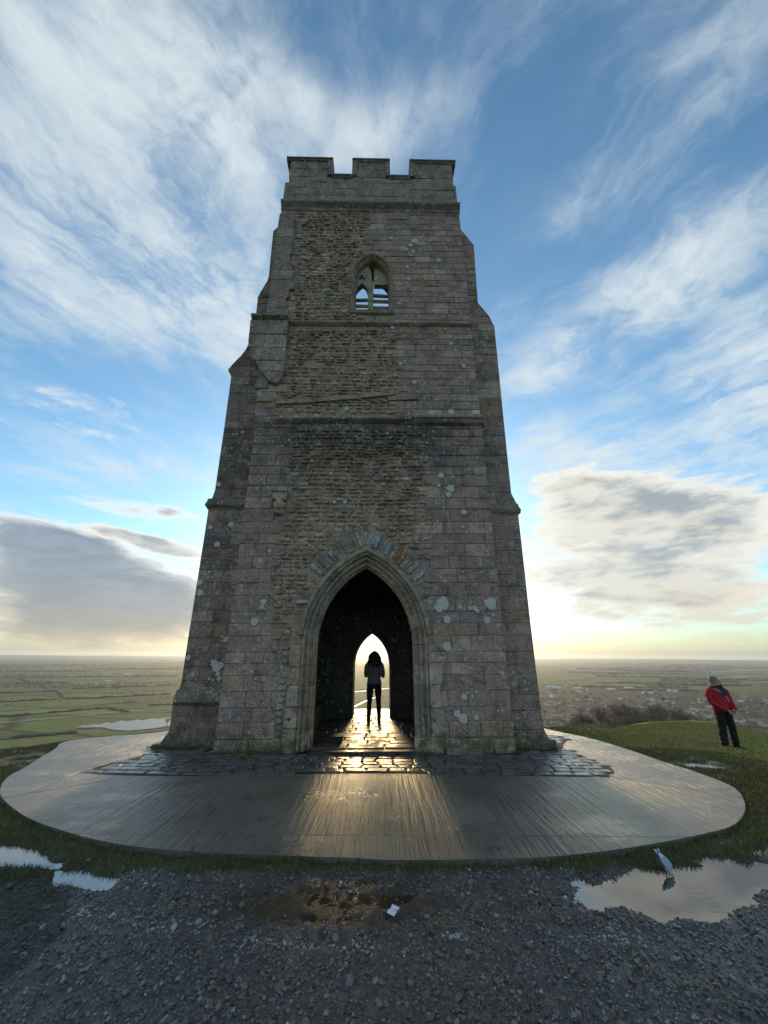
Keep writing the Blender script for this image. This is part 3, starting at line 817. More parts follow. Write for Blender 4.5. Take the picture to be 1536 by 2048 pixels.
def widened(a, spr, r, c, d):
    def f(x):
        return spr + math.sqrt(max(0, (r + d) ** 2 - (abs(x) + c) ** 2)) if abs(x) < a + d else None
    return f
front_top2 = widened(A_IN, SPR, RA, CA, 0.24); win_top2 = widened(WA, WSPR, RW, CW, 0.095)
def wall(mb, x0, x1, z0, z1, y0, y1, openings, tint):
    """wall slab with pointed openings (cx, half width, sill, top function); reveals are closed"""
    xs = {x0, x1}
    for cx, a, sill, fn in openings:
        for i in range(25): xs.add(round(cx - a * math.cos(math.pi * i / 24), 5))
    xs = sorted(x for x in xs if x0 <= x <= x1)
    for xa, xb in zip(xs[:-1], xs[1:]):
        xm = (xa + xb) / 2
        holes = []
        for cx, a, sill, fn in openings:
            if abs(xm - cx) < a:
                ta = fn(xa - cx) or fn(0.9999 * a * (1 if xa > cx else -1)); tb = fn(xb - cx) or fn(0.9999 * a * (1 if xb > cx else -1))
                holes.append((sill, ta, tb))
        holes.sort()
        lo = (z0, z0)
        for sill, ta, tb in holes + [(z1, None, None)]:
            if sill > lo[0] + 1e-4:
                q = [(xa, lo[0]), (xb, lo[1]), (xb, sill), (xa, sill)]
                mb.add([(x, y0, z) for x, z in q] + [(x, y1, z) for x, z in q], [(0, 1, 2, 3), (7, 6, 5, 4)], tint)
                if ta is not None: mb.add([(xa, y0, sill), (xb, y0, sill), (xb, y1, sill), (xa, y1, sill)], [(0, 1, 2, 3)], tint)
            if ta is not None:
                mb.add([(xa, y0, ta), (xb, y0, tb), (xb, y1, tb), (xa, y1, ta)], [(3, 2, 1, 0)], tint)
                lo = (ta, tb)
    for cx, a, sill, fn in openings:
        for sgn in (-1, 1):
            x = cx + sgn * a; t = fn(0.9999 * a)
            mb.add([(x, y0, sill), (x, y1, sill), (x, y1, t), (x, y0, t)], [(0, 1, 2, 3) if sgn < 0 else (3, 2, 1, 0)], tint)
    mb.add([(x0, y0, z1), (x1, y0, z1), (x1, y1, z1), (x0, y1, z1)], [(0, 1, 2, 3)], tint)
    mb.add([(x0, y0, z0), (x0, y1, z0), (x0, y1, z1), (x0, y0, z1)], [(3, 2, 1, 0)], tint)
    mb.add([(x1, y0, z0), (x1, y1, z0), (x1, y1, z1), (x1, y0, z1)], [(0, 1, 2, 3)], tint)

mb = MB()
wall(mb, XL + 0.03, XR - 0.03, -0.25, ZTOP, 0.018, TH, [(0, A_IN + 0.24, -0.25, front_top2), (WC, WA + 0.095, WSIL, win_top2)], MORT)
mb.build('front_wall', M_STONE, TOW)
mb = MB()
wall(mb, XL + 0.03, XR - 0.03, -0.25, ZTOP - 0.75, DEP - TH, DEP, [(0.10, B_IN, -0.25, back_top), (WC, WA, WSIL, win_top)], (0.08, 0.063, 0.054))  # dark tint: the gloom inside the passage is put into the stone colour
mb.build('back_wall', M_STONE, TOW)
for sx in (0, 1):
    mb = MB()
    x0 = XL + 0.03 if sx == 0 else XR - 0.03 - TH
    mb.box(x0, x0 + TH, TH, DEP - TH, -0.25, ZTOP, (0.07, 0.055, 0.047))  # inner walls tinted dark, interior shade put into their colour
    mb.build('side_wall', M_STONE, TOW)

# --- buttress cores: stepped outline, the weathered set-offs sloping
LB = [(-2.55, -0.25), (-3.86, -0.25), (-3.84, 0.0), (-3.72, 0.10), (-3.64, 0.22), (-3.62, 0.40), (-3.65, 0.74), (-3.60, 0.86), (-3.55, 0.95), (-3.545, 1.15), (-3.56, 4.72), (-3.66, 4.80), (-3.65, 4.86), (-3.48, 5.02),
      (-3.50, 6.84), (-3.53, 8.47), (-3.64, 8.56), (-3.62, 8.62), (-3.43, 8.90), (-3.19, 9.36), (-3.16, 9.71), (-3.12, 10.36), (-3.14, 11.10), (-2.99, 11.58), (-2.91, 11.78), (-2.95, 13.30), (-2.96, 13.80), (-2.64, 14.28), (-2.55, 14.28)]
RBP = [(2.62, 14.28), (2.67, 14.24), (2.91, 13.84), (2.93, 13.78), (3.15, 13.36), (3.16, 13.28), (3.08, 10.98), (3.22, 10.75), (3.36, 10.48), (3.47, 10.10), (3.46, 10.02), (3.38, 6.9), (3.34, 5.07), (3.40, 4.98), (3.41, 4.90), (3.52, 4.73), (3.50, 4.64),
       (3.44, 4.60), (3.40, 2.4), (3.385, 0.99), (3.38, 0.35), (3.42, 0.16), (3.53, 0.02), (3.56, -0.25), (2.62, -0.25)]
BY0, BY1 = 0.40, 1.28
def shrink(poly, d):
    cx = sum(p[0] for p in poly) / len(poly)
    return [(x + (d if x < cx else -d) if abs(x) > 2.7 else x, z) for x, z in poly]
mb = MB(); mb.prism(LB[::-1], BY0 + 0.014, BY1, ASH); mb.build('buttress', M_STONE, TOW)
mb = MB(); mb.prism(RBP[::-1], BY0 + 0.014, BY1, ASH); mb.build('buttress', M_STONE, TOW)
# rear corners (seen only from aside)
mb = MB(); mb.prism([(x, z) for x, z in LB][::-1], DEP - 1.2, DEP - 0.35, ASH); mb.build('buttress', M_STONE, TOW)
mb = MB(); mb.prism([(x, z) for x, z in RBP][::-1], DEP - 1.2, DEP - 0.35, ASH); mb.build('buttress', M_STONE, TOW)
def edge_x(poly, z):
    """outermost x of a buttress outline at height z"""
    best = None
    n = len(poly)
    for i in range(n):
        (xa, za), (xb, zb) = poly[i], poly[(i + 1) % n]
        if min(za, zb) <= z <= max(za, zb) and abs(za - zb) > 1e-6:
            x = xa + (xb - xa) * (z - za) / (zb - za)
            if best is None or abs(x) > abs(best): best = x
    return best

# ------------------------------------------------------------------ the stones of the face
STONES = {'ashlar_block': [], 'rubble_stone': []}     # (size in view, builder)
def ashlar(x0, x1, z0, z1, y, tint, dep=0.10, chip=0.004, xl2=None, xr2=None):
    """one squared block: front face, chipped arrises, sides running back into the wall; xl2/xr2 slant the ends"""
    if x1 - x0 < 0.03 or z1 - z0 < 0.02: return
    j = 0.0022
    c = 0.006
    pr = R_.uniform(-0.006, 0.008)
    q = [(x0, z0), (x1, z0), (xr2 if xr2 is not None else x1, z1), (xl2 if xl2 is not None else x0, z1)]
    cx = sum(p[0] for p in q) / 4; cz = sum(p[1] for p in q) / 4
    out = []; inn = []
    for x, z in q:
        dx, dz = (1 if x > cx else -1), (1 if z > cz else -1)
        ox, oz = x - dx * (j + R_.uniform(0, chip)), z - dz * (j + R_.uniform(0, chip))
        out.append((ox, oz)); inn.append((ox - dx * (c + R_.uniform(0, 0.012)), oz - dz * (c + R_.uniform(0, 0.01))))
    yf = y + pr
    vs = [(x, yf + R_.uniform(-0.004, 0.004), z) for x, z in inn] + [(x, yf + 0.010, z) for x, z in out] + [(x, yf + dep, z) for x, z in out]
    fs = [(0, 1, 2, 3)]
    for k in range(4):
        k2 = (k + 1) % 4
        fs += [(4 + k, 4 + k2, k2, k), (8 + k, 8 + k2, 4 + k2, 4 + k)]
    STONES['ashlar_block'].append(((x1 - x0) * (z1 - z0), (x1 + x0) / 2, (z0 + z1) / 2, vs, fs, tint))

def rubble(cx, cz, w, h, y, tint, proud):
    """one rough split stone: irregular outline, domed broken face"""
    n = R_.choice((6, 7, 7, 8))
    a0 = R_.uniform(0, 6.28); out = []; inn = []
    tilt = R_.uniform(-0.10, 0.10)
    for k in range(n):
        a = 2 * math.pi * (k + R_.uniform(-0.22, 0.22)) / n + 0.4
        ca, sa = math.cos(a), math.sin(a)
        rx = math.copysign(abs(ca) ** 0.55, ca) * w / 2 * R_.uniform(0.86, 1.04)
        rz = math.copysign(abs(sa) ** 0.55, sa) * h / 2 * R_.uniform(0.84, 1.04)
        rx, rz = rx - rz * tilt, rz + rx * tilt
        out.append((cx + rx, cz + rz)); inn.append((cx + rx * R_.uniform(0.62, 0.86), cz + rz * R_.uniform(0.5, 0.82)))
    tx, tz = R_.uniform(-0.35, 0.35), R_.uniform(-0.45, 0.25)
    vs = [(x, y - proud * (1 + tx * (x - cx) / w + tz * (z - cz) / h) + R_.uniform(-0.006, 0.008), z) for x, z in inn]
    vs += [(x, y + 0.004 - proud * 0.42 + R_.uniform(-0.006, 0.006), z) for x, z in out] + [(x, y + 0.10, z) for x, z in out]
    vs.append((cx, y - proud * 1.12, cz))
    fs = []
    for k in range(n):
        k2 = (k + 1) % n
        fs += [(3 * n, k, k2), (n + k, n + k2, k2, k), (2 * n + k, 2 * n + k2, n + k2, n + k)]
    STONES['rubble_stone'].append((w * h, cx, cz, vs, fs, tint))

def lerp_tab(tab, z):
    return float(np.interp(z, [t[0] for t in tab], [t[1] for t in tab]))
# where rough walling gives way to squared stone, left and right edge by height
RUB_L = [(0.0, -1.55), (1.7, -1.45), (1.9, -1.72), (2.9, -1.80), (3.5, -1.85), (4.8, -1.68), (6.6, -1.72), (6.95, -2.10), (9.5, -2.10), (9.9, -1.90), (13.6, -2.08)]
RUB_R = [(0.0, -1.45), (1.7, -1.35), (2.0, 1.08), (3.65, 1.12), (6.4, 1.12), (6.9, 0.62), (9.5, 0.60), (9.9, -0.52), (11.6, -0.55), (12.3, -0.28), (14.2, -0.20)]
def outer_half(z):
    """half width kept clear for the moulded arch and its jambs"""
    if z < SPR: return A_IN + 0.255
    r = RA + 0.37
    d = r * r - (z - SPR) ** 2
    return max(0, math.sqrt(d) - CA) if d > 0 else 0
def win_half(z):
    if z < WSIL - 0.12 or z > WAPX + 0.26: return 0
    if z < WSPR: return WA + 0.10
    r = RW + 0.11; d = r * r - (z - WSPR) ** 2
    return max(0, math.sqrt(d) - CW) if d > 0 else 0
def voussoir_zone(x, z):
    if z < 2.9: return False
    d = math.hypot(abs(x) + CA, z - SPR) - RA
    return 0.36 < d < 0.80 and abs(x) < 1.22

def ashlar_tint(x, z):
    u = R_.random()
    base = ASH
    if z < 2.3: base = tuple(0.55 * a + 0.45 * b for a, b in zip(ASH, ASH_W))
    elif x < 0 and z < 4: base = tuple(0.7 * a + 0.3 * b for a, b in zip(ASH, ASH_W))
    if u < 0.10: base = ASH_P
    elif u < 0.24: base = ASH_W
    elif u < 0.30: base = (0.27, 0.208, 0.185)
    return jit(base, 0.075)

# squared stone, course by course over the whole front, leaving the rubble field out
SPECIAL_SKIP = []
z = 0.0
def free_spans(x0, x1, za, zb):
    """pieces of a course left free by the openings"""
    zm = (za + zb) / 2
    spans = [(x0, x1)]
    blocks = []
    h = max(outer_half(za + 0.001), outer_half(zb - 0.001)) if zb < 3.8 else 0
    if za < SPR + 1.8 and h > 0: blocks.append((-h, h))
    w = max(win_half(za), win_half(zb))
    if w > 0: blocks.append((WC - w, WC + w))
    for b0, b1 in blocks:
        ns = []
        for s0, s1 in spans:
            if b1 <= s0 or b0 >= s1: ns.append((s0, s1)); continue
            if b0 > s0: ns.append((s0, b0))
            if b1 < s1: ns.append((b1, s1))
        spans = ns
    return spans
zlist = []
while z < ZTOP - 0.12:
    h = R_.uniform(0.20, 0.31) if z < 6.6 else (R_.uniform(0.17, 0.24) if z < 13.6 else 0.2)
    for lim in (6.70, 9.70, 14.10):
        if z < lim < z + h + 0.08: h = lim - z
    zlist.append((z, z + h)); z += h
for za, zb in zlist:
    zm = (za + zb) / 2
    rl, rr = lerp_tab(RUB_L, zm) + R_.uniform(-0.16, 0.16), lerp_tab(RUB_R, zm) + R_.uniform(-0.16, 0.16)
    base_flare = 0.03 * (1 - sstep(zm, 0, 0.5))
    for s0, s1 in free_spans(XL, XR, za, zb):
        segs = []
        if s0 < rl: segs.append((s0, min(rl, s1)))
        if s1 > rr: segs.append((max(rr, s0), s1))
        for a, b in segs:
            x = a
            while x < b - 0.02:
                L = R_.uniform(0.30, 0.66) if zm < 9.7 else R_.uniform(0.24, 0.5)
                if b - x - L < 0.14: L = b - x
                y = -float(base_flare)
                ashlar(x, x + L, za, zb, y, ashlar_tint(x, zm))
                x += L

# rough walling in wandering courses
z = 1.75
while z < ZTOP - 0.25:
    h = R_.uniform(0.065, 0.14)
    if z < 6.6 and z + h > 6.66: z = 6.98; continue
    if 9.5 < z < 9.86: z = 9.88; continue
    rl, rr = lerp_tab(RUB_L, z) - 0.12, lerp_tab(RUB_R, z) + 0.12
    x = rl + R_.uniform(0, 0.1)
    while x < rr:
        w = R_.uniform(0.09, 0.29) * (1.15 if h < 0.09 else 1.0)
        cx = x + w / 2
        cz = z + h / 2 + (vnoise(cx, z, 0.9, 41, 2) - 0.5) * 0.10
        cz = float(cz)
        skip = abs(cx) < outer_half(cz) + w * 0.35 and cz < 3.75
        skip = skip or abs(cx - WC) < win_half(cz) + w * 0.4 and win_half(cz) > 0
        skip = skip or voussoir_zone(cx, cz) or R_.random() < 0.045
        if 2.58 < cz < 2.80 and -1.42 < cx < -1.0: skip = True       # the missing stone
        if 4.35 < cz < 5.1 and -2.1 < cx < -1.62: skip = True
        if not skip:
            t = jit(R_.choice(RUB), 0.2)
            if R_.random() < 0.07: t = (0.42, 0.40, 0.37)
            rubble(cx, cz, w - 0.022, h * R_.uniform(0.70, 1.0), 0.032, t, R_.uniform(0.025, 0.065))
        x += w
    z += h
# low strip of rough packing beside the left jamb
z = 0.15
while z < 1.8:
    h = R_.uniform(0.07, 0.14)
    if R_.random() < 0.9: rubble(-1.50 + R_.uniform(-0.03, 0.03), z + h / 2, R_.uniform(0.10, 0.17), h * 0.9, 0.0, jit((0.33, 0.28, 0.26), 0.2), 0.03)
    z += h

# side buttress faces
for poly, xin in ((LB, XL), (RBP, XR)):
    z = 0.0
    while z < 14.0:
        h = R_.uniform(0.22, 0.33)
        zm = z + h / 2
        e0, e1 = edge_x(poly, z + 0.01), edge_x(poly, z + h - 0.01)
        if e0 is not None and e1 is not None and abs(abs(e0) - abs(e1)) < 0.35:
            a0, b0 = sorted((xin - math.copysign(0.06, xin), e0)); a1, b1 = sorted((xin - math.copysign(0.06, xin), e1))
            wd = max(b0 - a0, b1 - a1)
            n = max(1, int(round(wd / R_.uniform(0.36, 0.6))))
            cuts = [0] + sorted(min(0.85, max(0.15, (i + R_.uniform(-0.18, 0.18)) / n)) for i in range(1, n)) + [1]
            for c0, c1 in zip(cuts[:-1], cuts[1:]):
                t = ashlar_tint(xin, zm)
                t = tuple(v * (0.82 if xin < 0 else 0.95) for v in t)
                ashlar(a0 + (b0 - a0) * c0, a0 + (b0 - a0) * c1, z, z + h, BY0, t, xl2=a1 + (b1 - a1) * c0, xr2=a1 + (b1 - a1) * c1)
        z += h

# parapet courses
PX0, PX1 = -2.53, 2.60
zc = 14.47
for h in (0.32, 0.33, 0.30, 0.25):
    x = PX0
    while x < PX1:
        L = R_.uniform(0.4, 0.8)
        if PX1 - x - L < 0.25: L = PX1 - x
        ashlar(x, x + L, zc, zc + h, -0.02, jit((0.312, 0.228, 0.188), 0.10)); x += L
    zc += h
MER = [(-2.60, -1.25), (-0.52, 0.56), (1.30, 2.66)]
for m0, m1 in MER:
    zc = 15.68
    for h in (0.37, 0.36):
        x = m0 + 0.06
        while x < m1 - 0.06:
            L = R_.uniform(0.35, 0.7)
            if m1 - 0.06 - x - L < 0.25: L = m1 - 0.06 - x
            ashlar(x, x + L, zc, zc + h, -0.02, jit((0.304, 0.22, 0.182), 0.10)); x += L
        zc += h

def place_stones():
    for name, lst in STONES.items():
        # show size: near the ground things are larger in the view
        lst.sort(key=lambda s: -s[0] / ((8.0 ** 2 + (s[2] - 1.6) ** 2) * (1 + ((s[2] - 1.6) / 8.0) ** 2) ** 0.5))
        for s in lst[:300]:
            mb = MB(); mb.add(s[3], s[4], s[5]); mb.build(name, M_STONE, TOW)
        if lst[300:]:
            mb = MB()
            for s in lst[300:]: mb.add(s[3], s[4], s[5])
            o = mb.build('small_' + name + 's', M_STONE, TOW); o['kind'] = 'stuff'
        print(name, len(lst))
place_stones()

# ------------------------------------------------------------------ moulded archway
def arch_path(a, spr, r, c, d, z0, n=14):
    """left jamb foot, up, over the point, down: points of the curve offset outward by d, with cumulative parameter"""
    R2 = r + d
    tip = math.acos(min(1, c / R2))
    pts = []
    for i in range(5): pts.append((-(a + d), z0 + (spr - z0) * i / 5))
    for i in range(n + 1):
        t = tip * i / n
        pts.append((c - R2 * math.cos(t), spr + R2 * math.sin(t)))
    return pts + [(-x, z) for x, z in pts[::-1][1:]]
def moulding(prof, a, spr, r, c, z0, name, cx=0.0, pieces=True, tintf=None, seg_jamb=1, seg_arc=2, gap=0.004):
    cols = [arch_path(a, spr, r, c, d, z0) for d, y in prof]
    n = len(cols[0])
    # stone boundaries
    idx = list(range(0, 5, seg_jamb)) + list(range(5, n // 2, seg_arc)) + [n // 2]
    idx = sorted(set(idx)); full = idx + [n - 1 - i for i in idx[::-1][1:]]
    for s, (i0, i1) in enumerate(zip(full[:-1], full[1:])):
        mb = MB(); vs = []; fs = []
        k = len(prof); rows = i1 - i0 + 1
        off = R_.uniform(-0.006, 0.006)
        for i in range(i0, i1 + 1):
            f = 0.0
            for (d, y), col in zip(prof, cols):
                x, z = col[i]
                if i == i0 or i == i1:
                    # open the joint a little
                    o = cols[0][i0 + 1] if i == i0 else cols[0][i1 - 1]
                    b = cols[0][i]
                    dx, dz = o[0] - b[0], o[1] - b[1]; L = math.hypot(dx, dz) + 1e-9
                    x += dx / L * gap; z += dz / L * gap
                vs.append((cx + x, y + off, z))
        for q in range(rows - 1):
            for w_ in range(k - 1):
                fs.append((q * k + w_, (q + 1) * k + w_, (q + 1) * k + w_ + 1, q * k + w_ + 1))
        fs.append(tuple(range(k))); fs.append(tuple(range((rows - 1) * k + k - 1, (rows - 1) * k - 1, -1)))
        zmid = cols[0][(i0 + i1) // 2][1]; xm = cols[0][(i0 + i1) // 2][0]
        mb.add(vs, fs, tintf(xm, zmid) if tintf else jit(ASH_P, 0.12))
        mb.build(name, M_STONE, TOW)
def jamb_tint(x, z):
    b = (0.40, 0.315, 0.24)
    if x < 0 and z < 1.8: b = (0.43, 0.31, 0.21)
    return jit(b, 0.13)
PROF_IN = [(0.254, 0.041), (0.25, -0.01), (0.234, -0.03), (0.215, -0.022), (0.205, 0.014), (0.201, 0.068), (0.184, 0.088), (0.164, 0.082), (0.156, 0.048), (0.141, 0.037), (0.125, 0.048), (0.119, 0.088), (0.107, 0.143), (0.086, 0.153), (0.07, 0.136), (0.057, 0.116), (0.041, 0.119), (0.03, 0.143), (0.025, 0.197), (0.0, 0.211), (0.0, 0.36), (0.26, 0.4)]
moulding(PROF_IN, A_IN, SPR, RA, CA, 0.02, 'arch_stone', tintf=jamb_tint)
def hood():
    # hood mould over the head only, springing just below the curve
    prof = [(0.255, 0.05), (0.25, -0.01), (0.26, -0.06), (0.29, -0.085), (0.32, -0.08), (0.345, -0.03), (0.36, 0.05)]
    k = len(prof)
    cols = []
    n = 16
    for d, y in prof:
        R2 = RA + d; tip = math.acos(CA / R2)
        p = [(CA - R2 * math.cos(tip * (0.08 + 0.92 * i / n)), SPR + R2 * math.sin(tip * (0.08 + 0.92 * i / n))) for i in range(n + 1)]
        cols.append(p + [(-x, z) for x, z in p[::-1][1:]])
    tot = 2 * n + 1
    cuts = list(range(0, tot, 4))
    for i0, i1 in zip(cuts[:-1], cuts[1:]):
        mb = MB(); vs = []; fs = []
        for i in range(i0, i1 + 1):
            for (d, y), c in zip(prof, cols): vs.append((c[i][0], y, c[i][1]))
        for q in range(i1 - i0):
            for w_ in range(k - 1): fs.append((q * k + w_, q * k + w_ + 1, (q + 1) * k + w_ + 1, (q + 1) * k + w_))
        fs.append(tuple(range(k))); fs.append(tuple(range((i1 - i0) * k, (i1 - i0) * k + k)))
        mb.add(vs, fs, jit((0.344, 0.268, 0.204), 0.12)); mb.build('hood_mould', M_STONE, TOW)
hood()
# relieving arch of thin slates on edge
def slates():
    a = 0.0
    for sgn in (-1, 1):
        R0 = RA + 0.41
        tip = math.acos(CA / (RA + 0.5))
        t = tip * 0.44 if sgn > 0 else tip * 0.52
        while t < tip * 0.985:
            wdt = R_.uniform(0.055, 0.12); dt = wdt / (R0 + 0.15)
            if R_.random() > 0.10:
                r0 = R0 + R_.uniform(-0.02, 0.03); r1 = r0 + R_.uniform(0.22, 0.36)
                t0, t1 = t + 0.004, t + dt - 0.005
                sk = R_.uniform(-0.015, 0.015)
                P4 = [(CA - r0 * math.cos(t0), SPR + r0 * math.sin(t0)), (CA - r0 * math.cos(t1), SPR + r0 * math.sin(t1)),
                      (CA - r1 * math.cos(t1 + sk), SPR + r1 * math.sin(t1 + sk)), (CA - r1 * math.cos(t0 + sk), SPR + r1 * math.sin(t0 + sk))]
                P4 = [(sgn * -x if sgn > 0 else x, z) for x, z in P4]
                ar = sum(P4[i][0] * P4[(i + 1) % 4][1] - P4[(i + 1) % 4][0] * P4[i][1] for i in range(4))
                if ar < 0: P4 = P4[::-1]
                mb = MB(); u = R_.random()
                c = (0.27, 0.255, 0.25) if u < 0.6 else ((0.36, 0.35, 0.34) if u < 0.8 else (0.38, 0.27, 0.19))
                if sgn > 0 and abs(t - tip * 0.68) < 0.05: c = (0.30, 0.13, 0.08)
                mb.prism(P4, -0.008 + R_.uniform(-0.02, 0.012), 0.12, jit(c, 0.18)); mb.build('voussoir', M_STONE, TOW)
            t += dt
slates()
# pale and orange repair stones by the jambs, set a little proud
def repair(x0, x1, z0, z1, tint, y=-0.03, label=None, hole=False):
    mb = MB(); c = 0.015
    vs = [(x0 + c, y, z0 + c), (x1 - c, y, z0 + c), (x1 - c, y, z1 - c), (x0 + c, y, z1 - c), (x0, y + c, z0), (x1, y + c, z0), (x1, y + c, z1), (x0, y + c, z1),
          (x0, y + 0.2, z0), (x1, y + 0.2, z0), (x1, y + 0.2, z1), (x0, y + 0.2, z1)]
    fs = [(0, 1, 2, 3)]
    for k in range(4):
        k2 = (k + 1) % 4; fs += [(4 + k, 4 + k2, k2, k), (8 + k, 8 + k2, 4 + k2, 4 + k)]
    mb.add(vs, fs, tint)
    o = mb.build('repair_stone', M_STONE, TOW)
    if label: o['label'] = label
    if hole:
        mb = MB(); mb.tube([(x0 + 0.1, y - 0.004, z0 + 0.14), (x0 + 0.1, y + 0.03, z0 + 0.14)], [0.022, 0.022], 10, (0.01, 0.01, 0.01)); mb.build('hole', M_STONE, o)  # near-black plug; the hole's shade is put into its colour
repair(-1.42, -1.20, 1.42, 1.80, (0.43, 0.28, 0.18)); repair(-1.43, -1.20, 1.10, 1.415, (0.40, 0.27, 0.18))
repair(-1.41, -1.20, 0.74, 1.095, (0.40, 0.33, 0.25)); repair(-1.44, -1.20, 0.40, 0.73, (0.46, 0.32, 0.24), -0.04, 'pinkish squared block with a small round hole', True)
repair(-1.46, -1.20, -0.02, 0.395, (0.24, 0.215, 0.14), -0.035)
repair(1.205, 1.46, 1.10, 1.46, (0.44, 0.34, 0.265)); repair(1.205, 1.40, 0.70, 1.095, (0.42, 0.325, 0.255)); repair(1.205, 1.44, 0.24, 0.695, (0.40, 0.31, 0.24))
repair(0.90, 1.42, -0.02, 0.235, (0.50, 0.40, 0.29), -0.05, 'pale buff block at the foot of the right jamb')
repair(1.62, 1.86, -0.02, 0.18, (0.42, 0.32, 0.22), -0.035); repair(2.30, 2.66, -0.02, 0.19, (0.43, 0.34, 0.23), -0.05)
# slot left by a missing stone, with its pale ledge
mb = MB(); mb.box(-1.36, -1.05, -0.045, 0.2, 2.575, 2.64, (0.45, 0.43, 0.38)); mb.build('ledge', M_STONE, TOW)
mb = MB(); mb.box(-1.33, -1.08, 0.02, 0.1, 2.65, 2.76, (0.16, 0.07, 0.04)); mb.build('slot', M_STONE, TOW)

# plinth base roll under the front, and the ragged foot
def plinth(x0, x1, y, tint):
    x = x0
    while x < x1 - 0.05:
        L = min(R_.uniform(0.35, 0.6), x1 - x)
        if x1 - x - L < 0.15: L = x1 - x
        h = R_.uniform(0.06, 0.12); p = R_.uniform(0.05, 0.10)
        mb = MB()
        mb.prism([(x + 0.004, -0.1), (x + L - 0.004, -0.1), (x + L - 0.004, h), (x + 0.004, h)], y - p, y + 0.1, jit(tint, 0.2))
        mb.build('footing_stone', M_STONE, TOW); x += L
plinth(XL - 0.04, -1.46, 0.0, (0.30, 0.25, 0.17)); plinth(1.44, 2.28, 0.0, (0.32, 0.26, 0.18))
plinth(-3.86, -2.66, BY0, (0.26, 0.215, 0.16)); plinth(2.72, 3.56, BY0, (0.21, 0.19, 0.14))

# ------------------------------------------------------------------ string courses, ledges, copings
def string(x0, x1, z, prof, y, tint, name='string_course', side=0.0, seg=(0.5, 1.0), broken=0.0):
    """prof: (out, dz) from bottom to top"""
    x = x0
    while x < x1 - 0.02:
        L = min(R_.uniform(*seg), x1 - x)
        if x1 - x - L < 0.2: L = x1 - x
        cut = R_.uniform(0.35, 0.8) if R_.random() < broken else 1.0
        k = len(prof); vs = []
        dzr = R_.uniform(-0.008, 0.008)
        for xx in (x + 0.003, x + L - 0.003):
            vs += [(xx, y + 0.08, z + prof[0][1])] + [(xx, y - o * cut, z + d + dzr) for o, d in prof] + [(xx, y + 0.08, z + prof[-1][1])]
        n = k + 2
        fs = [(i, n + i, n + i + 1, i + 1) for i in range(n - 1)] + [(n - 1, 2 * n - 1, n, 0)]
        fs += [tuple(range(n)), tuple(range(2 * n - 1, n - 1, -1))]
        mb = MB(); mb.add(vs, fs, jit(tint, 0.14)); mb.build(name, M_STONE, TOW)
        x += L
S1 = [(0.0, 0.0), (0.02, 0.02), (0.05, 0.05), (0.09, 0.06), (0.10, 0.09), (0.02, 0.19)]
string(-2.12, 1.05, 6.74, [(0.0, -0.02), (0.03, 0.02), (0.06, 0.05), (0.065, 0.09), (0.02, 0.16)], 0.0, (0.272, 0.208, 0.168), broken=0.45)
string(1.05, 2.74, 6.66, [(0.0, 0.0), (0.03, 0.02), (0.07, 0.05), (0.08, 0.09), (0.035, 0.12), (0.035, 0.17), (0.08, 0.19), (0.09, 0.23), (0.02, 0.32)], 0.0, (0.304, 0.232, 0.196))
string(-2.16, 2.72, 9.66, [(0.0, 0.0), (0.03, 0.02), (0.07, 0.05), (0.08, 0.09), (0.02, 0.16)], 0.0, (0.304, 0.228, 0.188))
string(-2.99, -2.05, 9.70, [(0.0, 0.0), (0.03, 0.02), (0.08, 0.05), (0.09, 0.09), (0.02, 0.17)], -0.16, (0.304, 0.228, 0.188))
string(-3.60, -2.62, 4.72, [(0.0, 0.0), (0.06, 0.05), (0.075, 0.09), (0.0, 0.24)], BY0, (0.256, 0.196, 0.168))
string(2.72, 3.46, 4.60, [(0.0, 0.0), (0.05, 0.05), (0.065, 0.09), (0.0, 0.26)], BY0, (0.28, 0.212, 0.18))
string(-3.60, -2.65, 0.74, [(0.0, -0.02), (0.03, 0.0), (0.09, 0.05), (0.085, 0.12), (0.0, 0.26)], BY0, (0.224, 0.172, 0.144))
string(-2.66, 2.71, 14.16, [(0.0, -0.06), (0.02, -0.02), (0.025, 0.05), (0.07, 0.10), (0.12, 0.15), (0.135, 0.20), (0.13, 0.24), (0.02, 0.33)], 0.0, (0.248, 0.188, 0.16), seg=(0.7, 1.2))
# tilted ledge of long thin slabs across the second stage
for (xa, za), (xb, zb) in (((-2.17, 7.23), (-1.2, 7.30)), ((-1.19, 7.30), (-0.2, 7.41)), ((-0.19, 7.42), (0.62, 7.52)), ((0.50, 7.36), (1.2, 7.40))):
    mb = MB(); mb.prism([(xa, za - 0.02), (xb, zb - 0.02), (xb, zb + 0.10), (xa, za + 0.09)], -0.045, 0.08, jit((0.36, 0.26, 0.185), 0.12)); mb.build('ledge', M_STONE, TOW)
